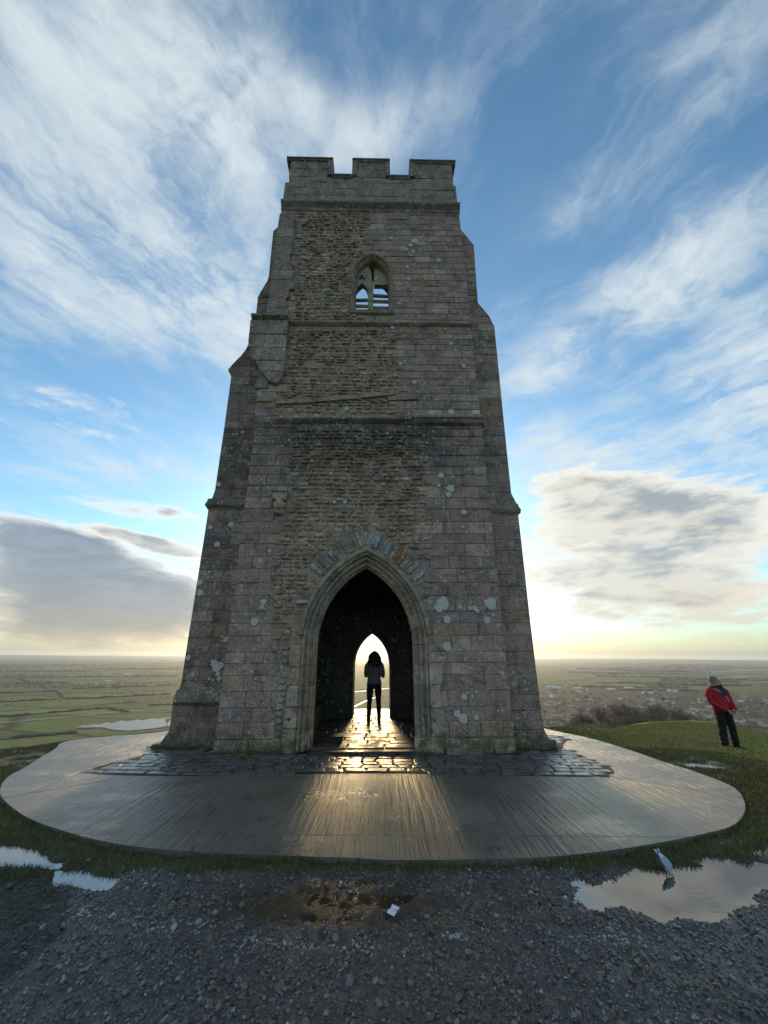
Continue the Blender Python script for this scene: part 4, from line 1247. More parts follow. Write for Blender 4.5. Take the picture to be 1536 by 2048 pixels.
# broken stump of the front buttress hanging at the upper left
mb = MB()
prof = [(-3.02, 9.70), (-3.00, 9.0), (-2.92, 8.55), (-2.72, 8.35), (-2.6, 8.05), (-2.5, 7.98), (-2.36, 7.80), (-2.2, 7.74), (-2.06, 7.88), (-2.05, 8.9), (-2.06, 9.70)]
mb.prism(prof, -0.13, 0.42, (0.28, 0.212, 0.18)); mb.build('buttress_stump', M_STONE, TOW)
zz = 9.70
for za, zb, xs in ((9.22, 9.68, (-3.0, -2.55, -2.06)), (8.80, 9.21, (-2.97, -2.6, -2.05)), (8.40, 8.79, (-2.78, -2.42, -2.04)), (8.08, 8.39, (-2.58, -2.04))):
    for a, b in zip(xs[:-1], xs[1:]):
        mb = MB(); mb.box(a + 0.005, b - 0.005, -0.15 + R_.uniform(-0.01, 0.01), 0.1, za + 0.005, zb - 0.004, jit((0.32, 0.24, 0.2), 0.15)); mb.build('facing_block', M_STONE, TOW)
# ragged corner masonry left of the front face in the middle stage
mb = MB()
for i in range(16):
    zc_ = 6.9 + i * 0.19
    w = R_.uniform(0.15, 0.4)
    mb.box(-2.62 - R_.uniform(0.0, 0.12), -2.62 + w, -0.02 + R_.uniform(-0.04, 0.06), 0.45, zc_, zc_ + 0.18, jit((0.28, 0.212, 0.18), 0.2))
o = mb.build('broken_corner', M_STONE, TOW); o['kind'] = 'stuff'
# corner pilaster of the top stage
for za, zb in [(9.86 + i * 0.335, 9.86 + (i + 1) * 0.335 - 0.008) for i in range(12)]:
    mb = MB(); mb.box(-2.66, -2.10 + R_.uniform(-0.12, 0.1), -0.07 + R_.uniform(-0.008, 0.008), 0.1, za, zb, jit((0.304, 0.224, 0.188), 0.14)); mb.build('quoin', M_STONE, TOW)

# parapet body, all four sides, and moulded copings following the battlements
mb = MB()
PT = 0.34
mb.box(PX0 + 0.01, PX1 - 0.01, 0.0, PT, ZTOP - 0.1, ZCREN - 0.03, ASH)
mb.box(PX0 + 0.01, PX0 + PT, PT, DEP - PT, ZTOP - 0.1, ZCREN - 0.03, ASH)
mb.box(PX1 - PT, PX1 - 0.01, PT, DEP - PT, ZTOP - 0.1, ZCREN - 0.03, ASH)
mb.box(-0.02, 1.5, DEP - PT, DEP, ZTOP - 0.74, 15.0, ASH); mb.box(-0.30, -0.021, DEP - PT, DEP, ZTOP - 0.74, 14.6, ASH)
mb.build('parapet', M_STONE, TOW)
COPE = (0.23, 0.18, 0.155)
for yb in (0.0,):
    for m0, m1 in MER:
        mb = MB(); mb.box(m0 + 0.05, m1 - 0.05, yb + 0.012, yb + PT - 0.012, ZCREN - 0.02, ZMER - 0.05, ASH); mb.build('merlon', M_STONE, TOW)
for xb in (PX0, PX1 - PT):
    for y0, y1 in ((1.15, 1.95), (2.65, 3.45)):
        mb = MB(); mb.box(xb + 0.012, xb + PT - 0.012, y0, y1, ZCREN - 0.02, ZMER - 0.05, ASH); mb.build('merlon', M_STONE, TOW)
        mb = MB(); mb.prism([(xb - 0.07, ZMER - 0.06), (xb + PT + 0.07, ZMER - 0.06), (xb + PT + 0.05, ZMER + 0.02), (xb + PT / 2, ZMER + 0.06), (xb - 0.05, ZMER + 0.02)], y0 - 0.06, y1 + 0.06, COPE); mb.build('coping', M_STONE, TOW)
def cope(x0, x1, z, yb):
    mb = MB()
    k = [(0.0, -0.10), (-0.045, -0.07), (-0.05, -0.045), (-0.085, -0.03), (-0.09, 0.0), (PT / 2 - 0.04, 0.07), (PT + 0.09, 0.0), (PT + 0.085, -0.03), (PT + 0.05, -0.045), (PT, -0.10)]
    vs = [(x, yb + y, z + dz) for x in (x0, x1) for y, dz in k]; n = len(k)
    fs = [(i, (i + 1) % n, n + (i + 1) % n, n + i) for i in range(n)] + [tuple(range(n - 1, -1, -1)), tuple(range(n, 2 * n))]
    mb.add(vs, fs, jit(COPE, 0.1)); mb.build('coping', M_STONE, TOW)
for yb in (-0.02,):
    for i, (m0, m1) in enumerate(MER):
        cope(m0 - 0.06, m1 + 0.06, ZMER - 0.02 - 0.004 * i, yb)
        for xs, on in ((m0, i > 0), (m1, i < 2)):
            if on:
                sg = 1 if xs == m1 else -1
                mb = MB(); mb.box(min(xs - sg * 0.09, xs + sg * 0.055), max(xs - sg * 0.09, xs + sg * 0.055), yb - 0.065, yb + PT + 0.065, ZCREN + 0.001, ZMER - 0.115, jit(COPE, 0.1)); mb.build('coping', M_STONE, TOW)
    for (a0, a1), (b0, b1) in zip(MER[:-1], MER[1:]): cope(a1 + 0.058, b0 - 0.058, ZCREN - 0.005, yb)
# parapet corner stub cornice at left (the slightly wider lower part of the parapet)
mb = MB(); mb.box(-2.63, -2.535, -0.018, 0.6, 14.47, 15.36, (0.304, 0.224, 0.188)); mb.box(2.603, 2.66, -0.018, 0.6, 14.47, 15.36, (0.304, 0.224, 0.188)); mb.build('corner_strip', M_STONE, TOW)

# ------------------------------------------------------------------ belfry window
def build_window():
    fr = None
    prof = [(0.115, 0.05), (0.11, -0.03), (0.09, -0.06), (0.065, -0.05), (0.05, 0.0), (0.025, 0.06), (0.0, 0.10), (0.0, 0.5), (0.10, 0.5)]
    moulding(prof, WA, WSPR, RW, CW, WSIL - 0.02, 'window_surround', cx=WC, tintf=lambda x, z: jit((0.336, 0.256, 0.204), 0.12), seg_jamb=2, seg_arc=4)
    string(WC - 0.56, WC + 0.56, WSIL - 0.17, [(0.0, 0.0), (0.05, 0.03), (0.06, 0.12), (0.0, 0.18)], 0.0, (0.22, 0.20, 0.165), 'window_sill')
    root = MB()
    mx0, mx1 = WC - 0.115, WC + 0.035
    root.box(mx0, mx1, 0.20, 0.42, WSIL, 11.52, (0.36, 0.30, 0.21)); root.build('mullion', M_STONE, TOW)
    # left light: cusped head with a small trefoil, still in place
    mb = MB()
    cx = (WC - WA + mx0) / 2; a = (mx0 - (WC - WA)) / 2 - 0.01
    ltop, r, c = arch_top(a, 11.08, 11.48)
    xs = [WC - WA + 0.001 + (mx0 + 0.10 - (WC - WA)) * i / 22 for i in range(23)]
    def under(x):
        t = ltop(x - cx); b = 11.08 if t is None else t
        if t is not None: b += -0.05 * abs(math.sin((x - cx) / a * math.pi * 1.5)) * (1 - abs(x - cx) / a) * 1.2
        return b
    for x0_, x1_ in zip(xs[:-1], xs[1:]):
        f0 = (win_top(x0_ - WC) or WSPR) + 0.01; f1 = (win_top(x1_ - WC) or WSPR) + 0.01
        # right edge of what survives is broken away
        lim = lambda x: 12.2 if x < mx0 - 0.02 else 12.2 - (x - mx0 + 0.02) * 3.0
        f0, f1 = min(f0, lim(x0_)), min(f1, lim(x1_))
        u0, u1 = under(x0_), under(x1_)
        q = [(x0_, u0), (x1_, u1), (x1_, f1), (x0_, f0)]
        mb.prism(q, 0.22, 0.36, (0.336, 0.256, 0.188))
    mb.build('tracery', M_STONE, TOW)
    mb = MB()   # trefoil over the light: near-black discs, recess shade put into their colour
    for dx, dz in ((0, 0.05), (-0.045, -0.03), (0.045, -0.03)):
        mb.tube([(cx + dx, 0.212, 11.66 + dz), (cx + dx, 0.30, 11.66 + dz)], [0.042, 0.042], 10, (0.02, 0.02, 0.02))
    mb.build('trefoil', M_STONE, TOW)
    # right light: tracery gone, head walled with a plain pale slab
    mb = MB()
    xs = [mx1 + 0.01 + (WC + WA - mx1 - 0.012) * i / 12 for i in range(13)]
    for x0_, x1_ in zip(xs[:-1], xs[1:]):
        f0 = (win_top(x0_ - WC) or WSPR); f1 = (win_top(x1_ - WC) or WSPR)
        mb.prism([(x0_, 11.50), (x1_, 11.50), (x1_, max(11.52, f1)), (x0_, max(11.52, f0))], 0.30, 0.44, (0.48, 0.37, 0.27))
    mb.build('blocking_slab', M_STONE, TOW)
    for x0_, x1_, zs in ((WC - WA - 0.02, mx0 + 0.02, (10.24, 10.44, 10.66, 10.86)), (mx1 - 0.02, WC + WA + 0.02, (10.36, 10.60, 10.83, 11.04))):
        for zz in zs:
            mb = MB()
            d = R_.uniform(-0.02, 0.02); d2 = R_.uniform(-0.02, 0.02)
            mb.add([(x0_, 0.26, zz + d), (x1_, 0.26, zz + d2), (x1_, 0.38, zz + 0.04 + d2), (x0_, 0.38, zz + 0.04 + d), (x0_, 0.26, zz + 0.055 + d), (x1_, 0.26, zz + 0.05 + d2), (x1_, 0.38, zz + 0.085 + d2), (x0_, 0.38, zz + 0.085 + d)],
                   [(0, 1, 5, 4), (1, 2, 6, 5), (2, 3, 7, 6), (3, 0, 4, 7), (4, 5, 6, 7), (3, 2, 1, 0)], jit((0.256, 0.212, 0.16), 0.2))
            mb.build('louvre_slab', M_STONE, TOW)
build_window()

# ------------------------------------------------------------------ worn carved head on its bracket, left of the arch
mb = MB()
cx, cz = -1.86, 4.72
ct = (0.37, 0.285, 0.205)
mb.prism([(cx - 0.17, cz + 0.20), (cx + 0.17, cz + 0.20), (cx + 0.15, cz + 0.30), (cx - 0.15, cz + 0.30)], -0.17, 0.1, ct)
mb.prism([(cx - 0.13, cz + 0.02), (cx + 0.14, cz + 0.02), (cx + 0.17, cz + 0.2), (cx - 0.17, cz + 0.2)], -0.13, 0.1, ct)
mb.build('canopy', M_STONE, TOW)
mb = MB()
mb.blob((cx, -0.06, cz - 0.08), (0.11, 0.12, 0.15), ct, 0, 14, 10)
mb.blob((cx, -0.175, cz - 0.085), (0.02, 0.025, 0.045), ct); mb.blob((cx, -0.16, cz - 0.165), (0.04, 0.02, 0.016), ct)
mb.blob((cx - 0.045, -0.155, cz - 0.03), (0.028, 0.02, 0.014), (0.1, 0.085, 0.07)); mb.blob((cx + 0.045, -0.155, cz - 0.03), (0.028, 0.02, 0.014), (0.1, 0.085, 0.07))
mb.blob((cx - 0.11, -0.05, cz - 0.07), (0.025, 0.03, 0.05), ct); mb.blob((cx + 0.11, -0.05, cz - 0.07), (0.025, 0.03, 0.05), ct)
mb.prism([(cx - 0.06, cz - 0.30), (cx + 0.06, cz - 0.30), (cx + 0.11, cz - 0.20), (cx - 0.11, cz - 0.20)], -0.10, 0.1, ct)
mb.build('carved_head', M_STONE, TOW, True)

# ------------------------------------------------------------------ pale round lichens that can be told apart
def lichen_material():
    m, w, p, P = material('lichen')
    n = w.noise(P, 45, 5, 0.7)
    w.put(p.inputs['Base Color'], w.mix(w.smooth(n, 0.4, 0.7), (0.56, 0.52, 0.46, 1), (0.30, 0.27, 0.23, 1)))
    p.inputs['Roughness'].default_value = 0.95
    w.put(p.inputs['Normal'], w.bump(n, 0.5, 0.01))
    return m
M_LICH = lichen_material()
def to_tower(u, v, y):
    d = TM.to_3x3().transposed() @ pix_dir(u, v); o = TM.inverted() @ Vector((0, 0, CAM_H))
    t = (y - o.y) / d.y
    return o + d * t
LICH = [(888, 1205, 13), (880, 1214, 9), (984, 1205, 12), (897, 1237, 8), (977, 1238, 7), (898, 1292, 9), (512, 1247, 8), (920, 1426, 7), (933, 1392, 6), (932, 1436, 9), (881, 950, 6), (901, 975, 8), (897, 987, 6), (928, 1022, 6),
        (877, 969, 4), (432, 1331, 7), (437, 1341, 8), (445, 1335, 7), (440, 1352, 5), (443, 1362, 5), (823, 481, 7), (814, 489, 5), (806, 498, 4), (820, 502, 4), (775, 476, 4), (871, 519, 5), (808, 533, 4), (811, 557, 4), (793, 606, 4), (862, 620, 4),
        (907, 600, 3), (898, 685, 4), (907, 698, 3), (924, 730, 5), (797, 727, 4), (825, 763, 5), (780, 655, 4), (529, 1207, 6), (526, 1217, 5), (435, 1093, 6), (401, 1170, 6), (402, 1190, 7), (421, 1059, 5), (1009, 1343, 4), (1054, 1484, 6), (958, 1433, 5),
        (943, 1214, 4), (953, 1215, 5), (958, 1220, 4), (923, 1212, 4), (436, 973, 5), (483, 868, 3), (462, 1053, 6), (455, 1283, 6), (380, 1321, 5), (390, 1353, 4), (540, 1105, 4), (668, 1005, 4), (690, 1005, 4), (772, 868, 4), (846, 869, 3), (690, 818, 5), (520, 690, 4), (560, 838, 5), (590, 838, 6), (630, 835, 7), (950, 823, 8), (900, 822, 7), (860, 824, 6)]
def make_lichen():
    mb = MB()
    for u, v, r in LICH:
        right = u > np.interp(v, [400, 650, 1000, 1490], [930, 940, 985, 1025]); left = u < np.interp(v, [650, 840, 1500], [500, 505, 436])
        y = BY0 - 0.012 if (right or left) else -0.016
        p = to_tower(u, v, y); e = to_tower(u + r, v, y); R1 = abs(e.x - p.x)
        n = 16; vs = [(p.x, y - 0.006, p.z)]
        ph = R_.uniform(0, 6)
        for q, yy in ((0.86, y - 0.005), (1.0, y + 0.006)):
            for k in range(n):
                a = 2 * math.pi * k / n
                rr = R1 * q * (1 + 0.09 * math.sin(3 * a + ph) + 0.08 * math.sin(5 * a + 2 * ph) + R_.uniform(-0.07, 0.07)) 
                vs.append((p.x + rr * math.cos(a), yy, p.z + rr * 1.02 * math.sin(a)))
        fs = []
        for k in range(n):
            k2 = (k + 1) % n
            fs += [(0, 1 + k, 1 + k2), (1 + k, 1 + n + k, 1 + n + k2, 1 + k2)]
        mb.add(vs, [f[::-1] if False else f for f in fs])
    o = mb.build('lichen', M_LICH, TOW); o['kind'] = 'stuff'
make_lichen()

# ------------------------------------------------------------------ passage: floor of wet flags, benches, step
def flag_material():
    m, w, p, P = material('wet_flagstone')
    c = w.mix(w.smooth(w.noise(P, 3, 5, 0.6), 0.35, 0.65), (0.045, 0.038, 0.032, 1), (0.085, 0.073, 0.062, 1))
    c = w.mix(1.0, c, w.vm('SCALE', tint_of(w), 2.0), 'MULTIPLY')
    w.put(p.inputs['Base Color'], c)
    w.put(p.inputs['Roughness'], w.smooth(w.noise(P, 5, 5, 0.65), 0.38, 0.62, 0.36, 0.60))
    p.inputs['Specular IOR Level'].default_value = 0.14
    w.put(p.inputs['Normal'], w.bump(w.m('ADD', w.noise(P, 16, 5, 0.6), w.m('MULTIPLY', w.noise(P, 3.5, 3), 1.5)), 0.35, 0.02))
    return m
M_FLAG = flag_material()
fl = MB(); fl.box(-1.62, 1.62, TH + 0.001, DEP - TH - 0.001, -0.2, 0.052, (0.25, 0.22, 0.2)); fl.box(-A_IN, A_IN, 0.0, TH, -0.2, 0.05, (0.25, 0.22, 0.2)); fl.box(-B_IN, B_IN, DEP - TH, DEP + 0.1, -0.2, 0.05, (0.25, 0.22, 0.2))
FLOOR = fl.build('passage_floor', M_FLAG, TOW)
y = 0.02
while y < DEP + 0.1:
    d = R_.uniform(0.28, 0.46)
    half = A_IN if y + d / 2 < TH else (1.6 if y + d < DEP - TH else B_IN)
    x = -half
    while x < half - 0.05:
        L = R_.uniform(0.3, 0.7)
        if half - x - L < 0.2: L = half - x
        mb = MB(); e = 0.007; tz = [0.078 + R_.uniform(-0.007, 0.007) for _ in range(4)]; c = 0.015
        X0, X1, Y0_, Y1_ = x + e, x + L - e, y + e, y + d - e
        mb.add([(X0 + c, Y0_ + c, tz[0]), (X1 - c, Y0_ + c, tz[1]), (X1 - c, Y1_ - c, tz[2]), (X0 + c, Y1_ - c, tz[3]), (X0, Y0_, 0.066), (X1, Y0_, 0.066), (X1, Y1_, 0.066), (X0, Y1_, 0.066), (X0, Y0_, 0), (X1, Y0_, 0), (X1, Y1_, 0), (X0, Y1_, 0)],
               [(0, 1, 2, 3)] + sum([[(4 + k, 4 + (k + 1) % 4, (k + 1) % 4, k), (8 + k, 8 + (k + 1) % 4, 4 + (k + 1) % 4, 4 + k)] for k in range(4)], []), jit((0.5, 0.47, 0.44), 0.2))
        mb.build('flagstone', M_FLAG, FLOOR); x += L
    y += d
for x0_, x1_ in ((-1.63, -1.12), (1.12, 1.63)):
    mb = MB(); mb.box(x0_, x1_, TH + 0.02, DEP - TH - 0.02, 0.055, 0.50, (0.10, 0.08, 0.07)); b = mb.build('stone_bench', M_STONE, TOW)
mb = MB(); mb.box(-0.895, -0.42, 0.42, 0.75, 0.05, 0.19, (0.18, 0.16, 0.14)); mb.build('loose_kerb', M_FLAG, TOW)
mb = MB(); mb.box(-0.93, 0.90, -0.17, 0.02, -0.1, 0.06, (0.35, 0.32, 0.30)); mb.build('threshold_step', M_FLAG, TOW)

# ------------------------------------------------------------------ paving of setts round the foot of the tower
APRON = [(-4.28, 6.62), (-4.0, 6.44), (-2.6, 6.40), (-0.2, 6.58), (2.3, 6.50), (3.05, 6.50), (3.42, 6.66), (3.55, 6.95), (3.52, 7.5), (3.42, 8.4), (3.38, 9.8), (-4.1, 9.8), (-4.12, 8.7), (-4.02, 7.9), (-4.2, 7.2), (-4.34, 6.85)]
AP = np.array(catmull(APRON, 4))
APB = [((x + 0.38) * 0.992 - 0.38, y + (0.05 if y < 7.2 else 0)) for x, y in AP]
ap_root = empty('sett_paving'); tag(ap_root, 'worn dark stone setts around the foot of the tower', kind='structure')
def sett_material():
    m, w, p, P = material('wet_sett')
    n = w.noise(P, 9, 5, 0.65)
    c = w.mix(1.0, tint_of(w), w.comb(*[w.m('MULTIPLY_ADD', n, 1.2, 0.4)] * 3), 'MULTIPLY')
    w.put(p.inputs['Base Color'], c)
    w.put(p.inputs['Roughness'], w.smooth(w.noise(P, 3, 4), 0.35, 0.65, 0.18, 0.42))
    p.inputs['Specular IOR Level'].default_value = 0.5
    w.put(p.inputs['Normal'], w.bump(w.noise(P, 28, 5, 0.65), 0.5, 0.012))
    return m
M_SETT = sett_material()
M_BED = simple('mossy_joint', (0.022, 0.022, 0.013), 0.8, 0.5, 30, 0.6, 0.02)
me = bpy.data.meshes.new('joint_bed'); me.from_pydata([(x, y, 0.003) for x, y in APB], [], [tuple(range(len(APB)))]); me.materials.append(M_BED); me.update()
if me.polygons[0].normal.z < 0: me.flip_normals()
link(bpy.data.objects.new('joint_bed', me), ap_root)
def setts():
    out = []
    TI = TM.inverted()
    y = 6.36
    while y < 9.8:
        d = R_.uniform(0.15, 0.20)
        x = -4.6 + R_.uniform(0, 0.2)
        while x < 3.8:
            L = R_.uniform(0.20, 0.34)
            cx, cy = x + L / 2, y + d / 2
            bow = 0.05 * math.sin(cx * 0.8)
            cy += bow
            if float(poly_dist(np.array([cx]), np.array([cy]), AP)[0]) < -0.055:
                q = TI @ Vector((cx, cy, 0))
                ins = (XL - 0.02 < q.x < XR + 0.02 and -0.13 < q.y < DEP + 0.1) or (-3.92 < q.x < 3.62 and BY0 - 0.14 < q.y < BY1 + 0.05) or (-3.92 < q.x < 3.62 and DEP - 1.25 < q.y < DEP - 0.3)
                if not ins: out.append((cx, cy, L, d))
            x += L
        y += d
    out.sort(key=lambda s: s[1])
    def one(mb, s):
        cx, cy, L, d = s; g = 0.009
        n = 4; top = 0.011 + R_.uniform(-0.004, 0.004)
        sk = R_.uniform(-0.02, 0.02)
        q = [(-L / 2 + g + sk, -d / 2 + g), (L / 2 - g + sk, -d / 2 + g), (L / 2 - g - sk, d / 2 - g), (-L / 2 + g - sk, d / 2 - g)]
        q = [(a + R_.uniform(-0.008, 0.008), b + R_.uniform(-0.008, 0.008)) for a, b in q]
        vs = [(cx + a * 0.86, cy + b * 0.80, top + R_.uniform(-0.004, 0.004)) for a, b in q] + [(cx + a, cy + b, top - 0.007) for a, b in q] + [(cx + a, cy + b, -0.01) for a, b in q] + [(cx, cy, top + 0.004)]
        fs = [(12, k, (k + 1) % 4) for k in range(4)] + sum([[(4 + k, 4 + (k + 1) % 4, (k + 1) % 4, k), (8 + k, 8 + (k + 1) % 4, 4 + (k + 1) % 4, 4 + k)] for k in range(4)], [])
        t = jit((0.095, 0.085, 0.080), 0.3)
        if cx > 2.6 and R_.random() < 0.4: t = jit((0.17, 0.16, 0.15), 0.2)
        mb.add(vs, fs, t)
    for s in out[:300]:
        mb = MB(); one(mb, s); mb.build('sett', M_SETT, ap_root)
    if out[300:]:
        mb = MB()
        for s in out[300:]: one(mb, s)
        o = mb.build('setts', M_SETT, ap_root); o['kind'] = 'stuff'
    print('setts', len(out))
setts()
# ================================================================== PEOPLE
def skin_mat(): return simple('skin', (0.42, 0.25, 0.18), 0.55, 0.08, 30, 0.1, 0.002)
M_SKIN = skin_mat()
M_HAIRD = simple('dark_hair', (0.022, 0.014, 0.010), 0.5, 0.5, 60, 0.8, 0.02)
M_HAIRG = simple('grey_hair', (0.19, 0.175, 0.16), 0.6, 0.4, 80, 0.6, 0.01)
M_GREYJ = simple('grey_jacket', (0.15, 0.135, 0.125), 0.85, 0.2, 25, 0.4, 0.01)
M_BLACK = simple('black_cloth', (0.013, 0.013, 0.016), 0.8, 0.3, 30, 0.4, 0.01)
M_BOOT = simple('dark_boot', (0.035, 0.028, 0.024), 0.5, 0.3, 40, 0.3, 0.005)
M_RED = simple('red_cloth', (0.34, 0.018, 0.028), 0.8, 0.22, 22, 0.5, 0.012)
M_SCARF = simple('navy_scarf', (0.028, 0.026, 0.045), 0.85, 0.4, 60, 0.5, 0.008)
M_PALE = simple('pale_trim', (0.48, 0.44, 0.44), 0.7, 0.1, 40, 0.2, 0.004)
M_SHOE = simple('black_shoe', (0.014, 0.013, 0.013), 0.4, 0.3, 40, 0.2, 0.004)

def loft(mb, rings, n=14, caps=True):
    """rings: (centre, rx, ry[, axis vectors]) stacked; elliptical cross sections perpendicular to the run"""
    pts = [Vector(r[0]) for r in rings]; vs = []
    for i, r in enumerate(rings):
        d = (pts[min(i + 1, len(pts) - 1)] - pts[max(i - 1, 0)]).normalized()
        a = Vector((1, 0, 0)) if abs(d.x) < 0.9 else Vector((0, 1, 0))
        u = (a - d * a.dot(d)).normalized(); w_ = d.cross(u)
        for k in range(n):
            t = 2 * math.pi * k / n
            vs.append(pts[i] + u * r[1] * math.cos(t) + w_ * r[2] * math.sin(t))
    fs = []
    for i in range(len(rings) - 1):
        for k in range(n):
            fs.append((i * n + k, i * n + (k + 1) % n, (i + 1) * n + (k + 1) % n, (i + 1) * n + k))
    if caps: fs += [tuple(range(n - 1, -1, -1)), tuple(range((len(rings) - 1) * n, len(rings) * n))]
    mb.add(vs, fs)
def fused(mb, name, mat, parent, vox=0.010, smooth=4, folds=0.0):
    """joins the lofted shapes into one continuous skin"""
    o = bpy.data.objects.new(name, mb.mesh(name, mat, True))
    tmp = bpy.data.scenes.new('workbench'); tmp.collection.objects.link(o)
    rm = o.modifiers.new('r', 'REMESH'); rm.mode = 'VOXEL'; rm.voxel_size = vox; rm.use_smooth_shade = True
    sm = o.modifiers.new('s', 'SMOOTH'); sm.iterations = smooth; sm.factor = 0.5
    with bpy.context.temp_override(scene=tmp, view_layer=tmp.view_layers[0]):
        dg = bpy.context.evaluated_depsgraph_get()
        me = bpy.data.meshes.new_from_object(o.evaluated_get(dg))
    me.name = name
    if folds:
        for v in me.vertices:
            p = v.co; q = Vector((p.x * 9, p.y * 9, p.z * 17))
            f = mnoise.noise(q) + 0.5 * mnoise.noise(q * 2.3)
            v.co = p + v.normal * (f * folds)
    bpy.data.objects.remove(o); bpy.data.scenes.remove(tmp)
    if not me.materials: me.materials.append(mat)
    return link(bpy.data.objects.new(name, me), parent)

def hand(mb, wrist, dirv, up, s=1.0, curl=0.6):
    """palm, four unequal bent fingers, thumb from the side of the palm"""
    d = Vector(dirv).normalized(); u = Vector(up); u = (u - d * u.dot(d)).normalized(); sd = d.cross(u)
    W = Vector(wrist)
    loft(mb, [(W, 0.026 * s, 0.018 * s), (W + d * 0.05 * s, 0.036 * s, 0.016 * s), (W + d * 0.09 * s, 0.038 * s, 0.014 * s)], 10)
    for i, L in enumerate((0.062, 0.075, 0.070, 0.055)):
        b = W + d * 0.085 * s + sd * (0.027 - 0.018 * i) * s
        p1 = b + (d * math.cos(curl * 0.5) - u * math.sin(curl * 0.5)) * L * 0.5 * s
        p2 = p1 + (d * math.cos(curl * 1.4) - u * math.sin(curl * 1.4)) * L * 0.3 * s
        p3 = p2 + (d * math.cos(curl * 2.0) - u * math.sin(curl * 2.0)) * L * 0.25 * s
        mb.tube([b, p1, p2, p3], [0.0095 * s, 0.009 * s, 0.008 * s, 0.006 * s], 7)
    b = W + d * 0.03 * s + sd * 0.03 * s
    mb.tube([b, b + (d * 0.5 + sd * 0.7 - u * 0.3).normalized() * 0.04 * s, b + (d * 0.8 + sd * 0.5 - u * 0.6).normalized() * 0.068 * s], [0.013 * s, 0.010 * s, 0.007 * s], 7)

def head_shape(mb, c, s=1.0):
    """skull, jaw, nose, ears; the face looks along -y, chin down"""
    C = Vector(c)
    mb.blob(C + Vector((0, 0.012, 0.02)) * s, (0.076 * s, 0.096 * s, 0.10 * s), nu=18, nv=12)
    mb.blob(C + Vector((0, -0.022, -0.055)) * s, (0.055 * s, 0.062 * s, 0.065 * s), nu=14, nv=10)
    mb.tube([C + Vector((0, -0.085, 0.02)) * s, C + Vector((0, -0.108, -0.022)) * s, C + Vector((0, -0.088, -0.032)) * s], [0.011 * s, 0.016 * s, 0.010 * s], 8)
    mb.blob(C + Vector((0, -0.082, 0.035)) * s, (0.05 * s, 0.018 * s, 0.012 * s))
    mb.blob(C + Vector((0, -0.080, -0.062)) * s, (0.025 * s, 0.012 * s, 0.012 * s))
    for sx in (-1, 1): mb.blob(C + Vector((0.078 * sx, 0.012, -0.005)) * s, (0.012 * s, 0.022 * s, 0.034 * s))

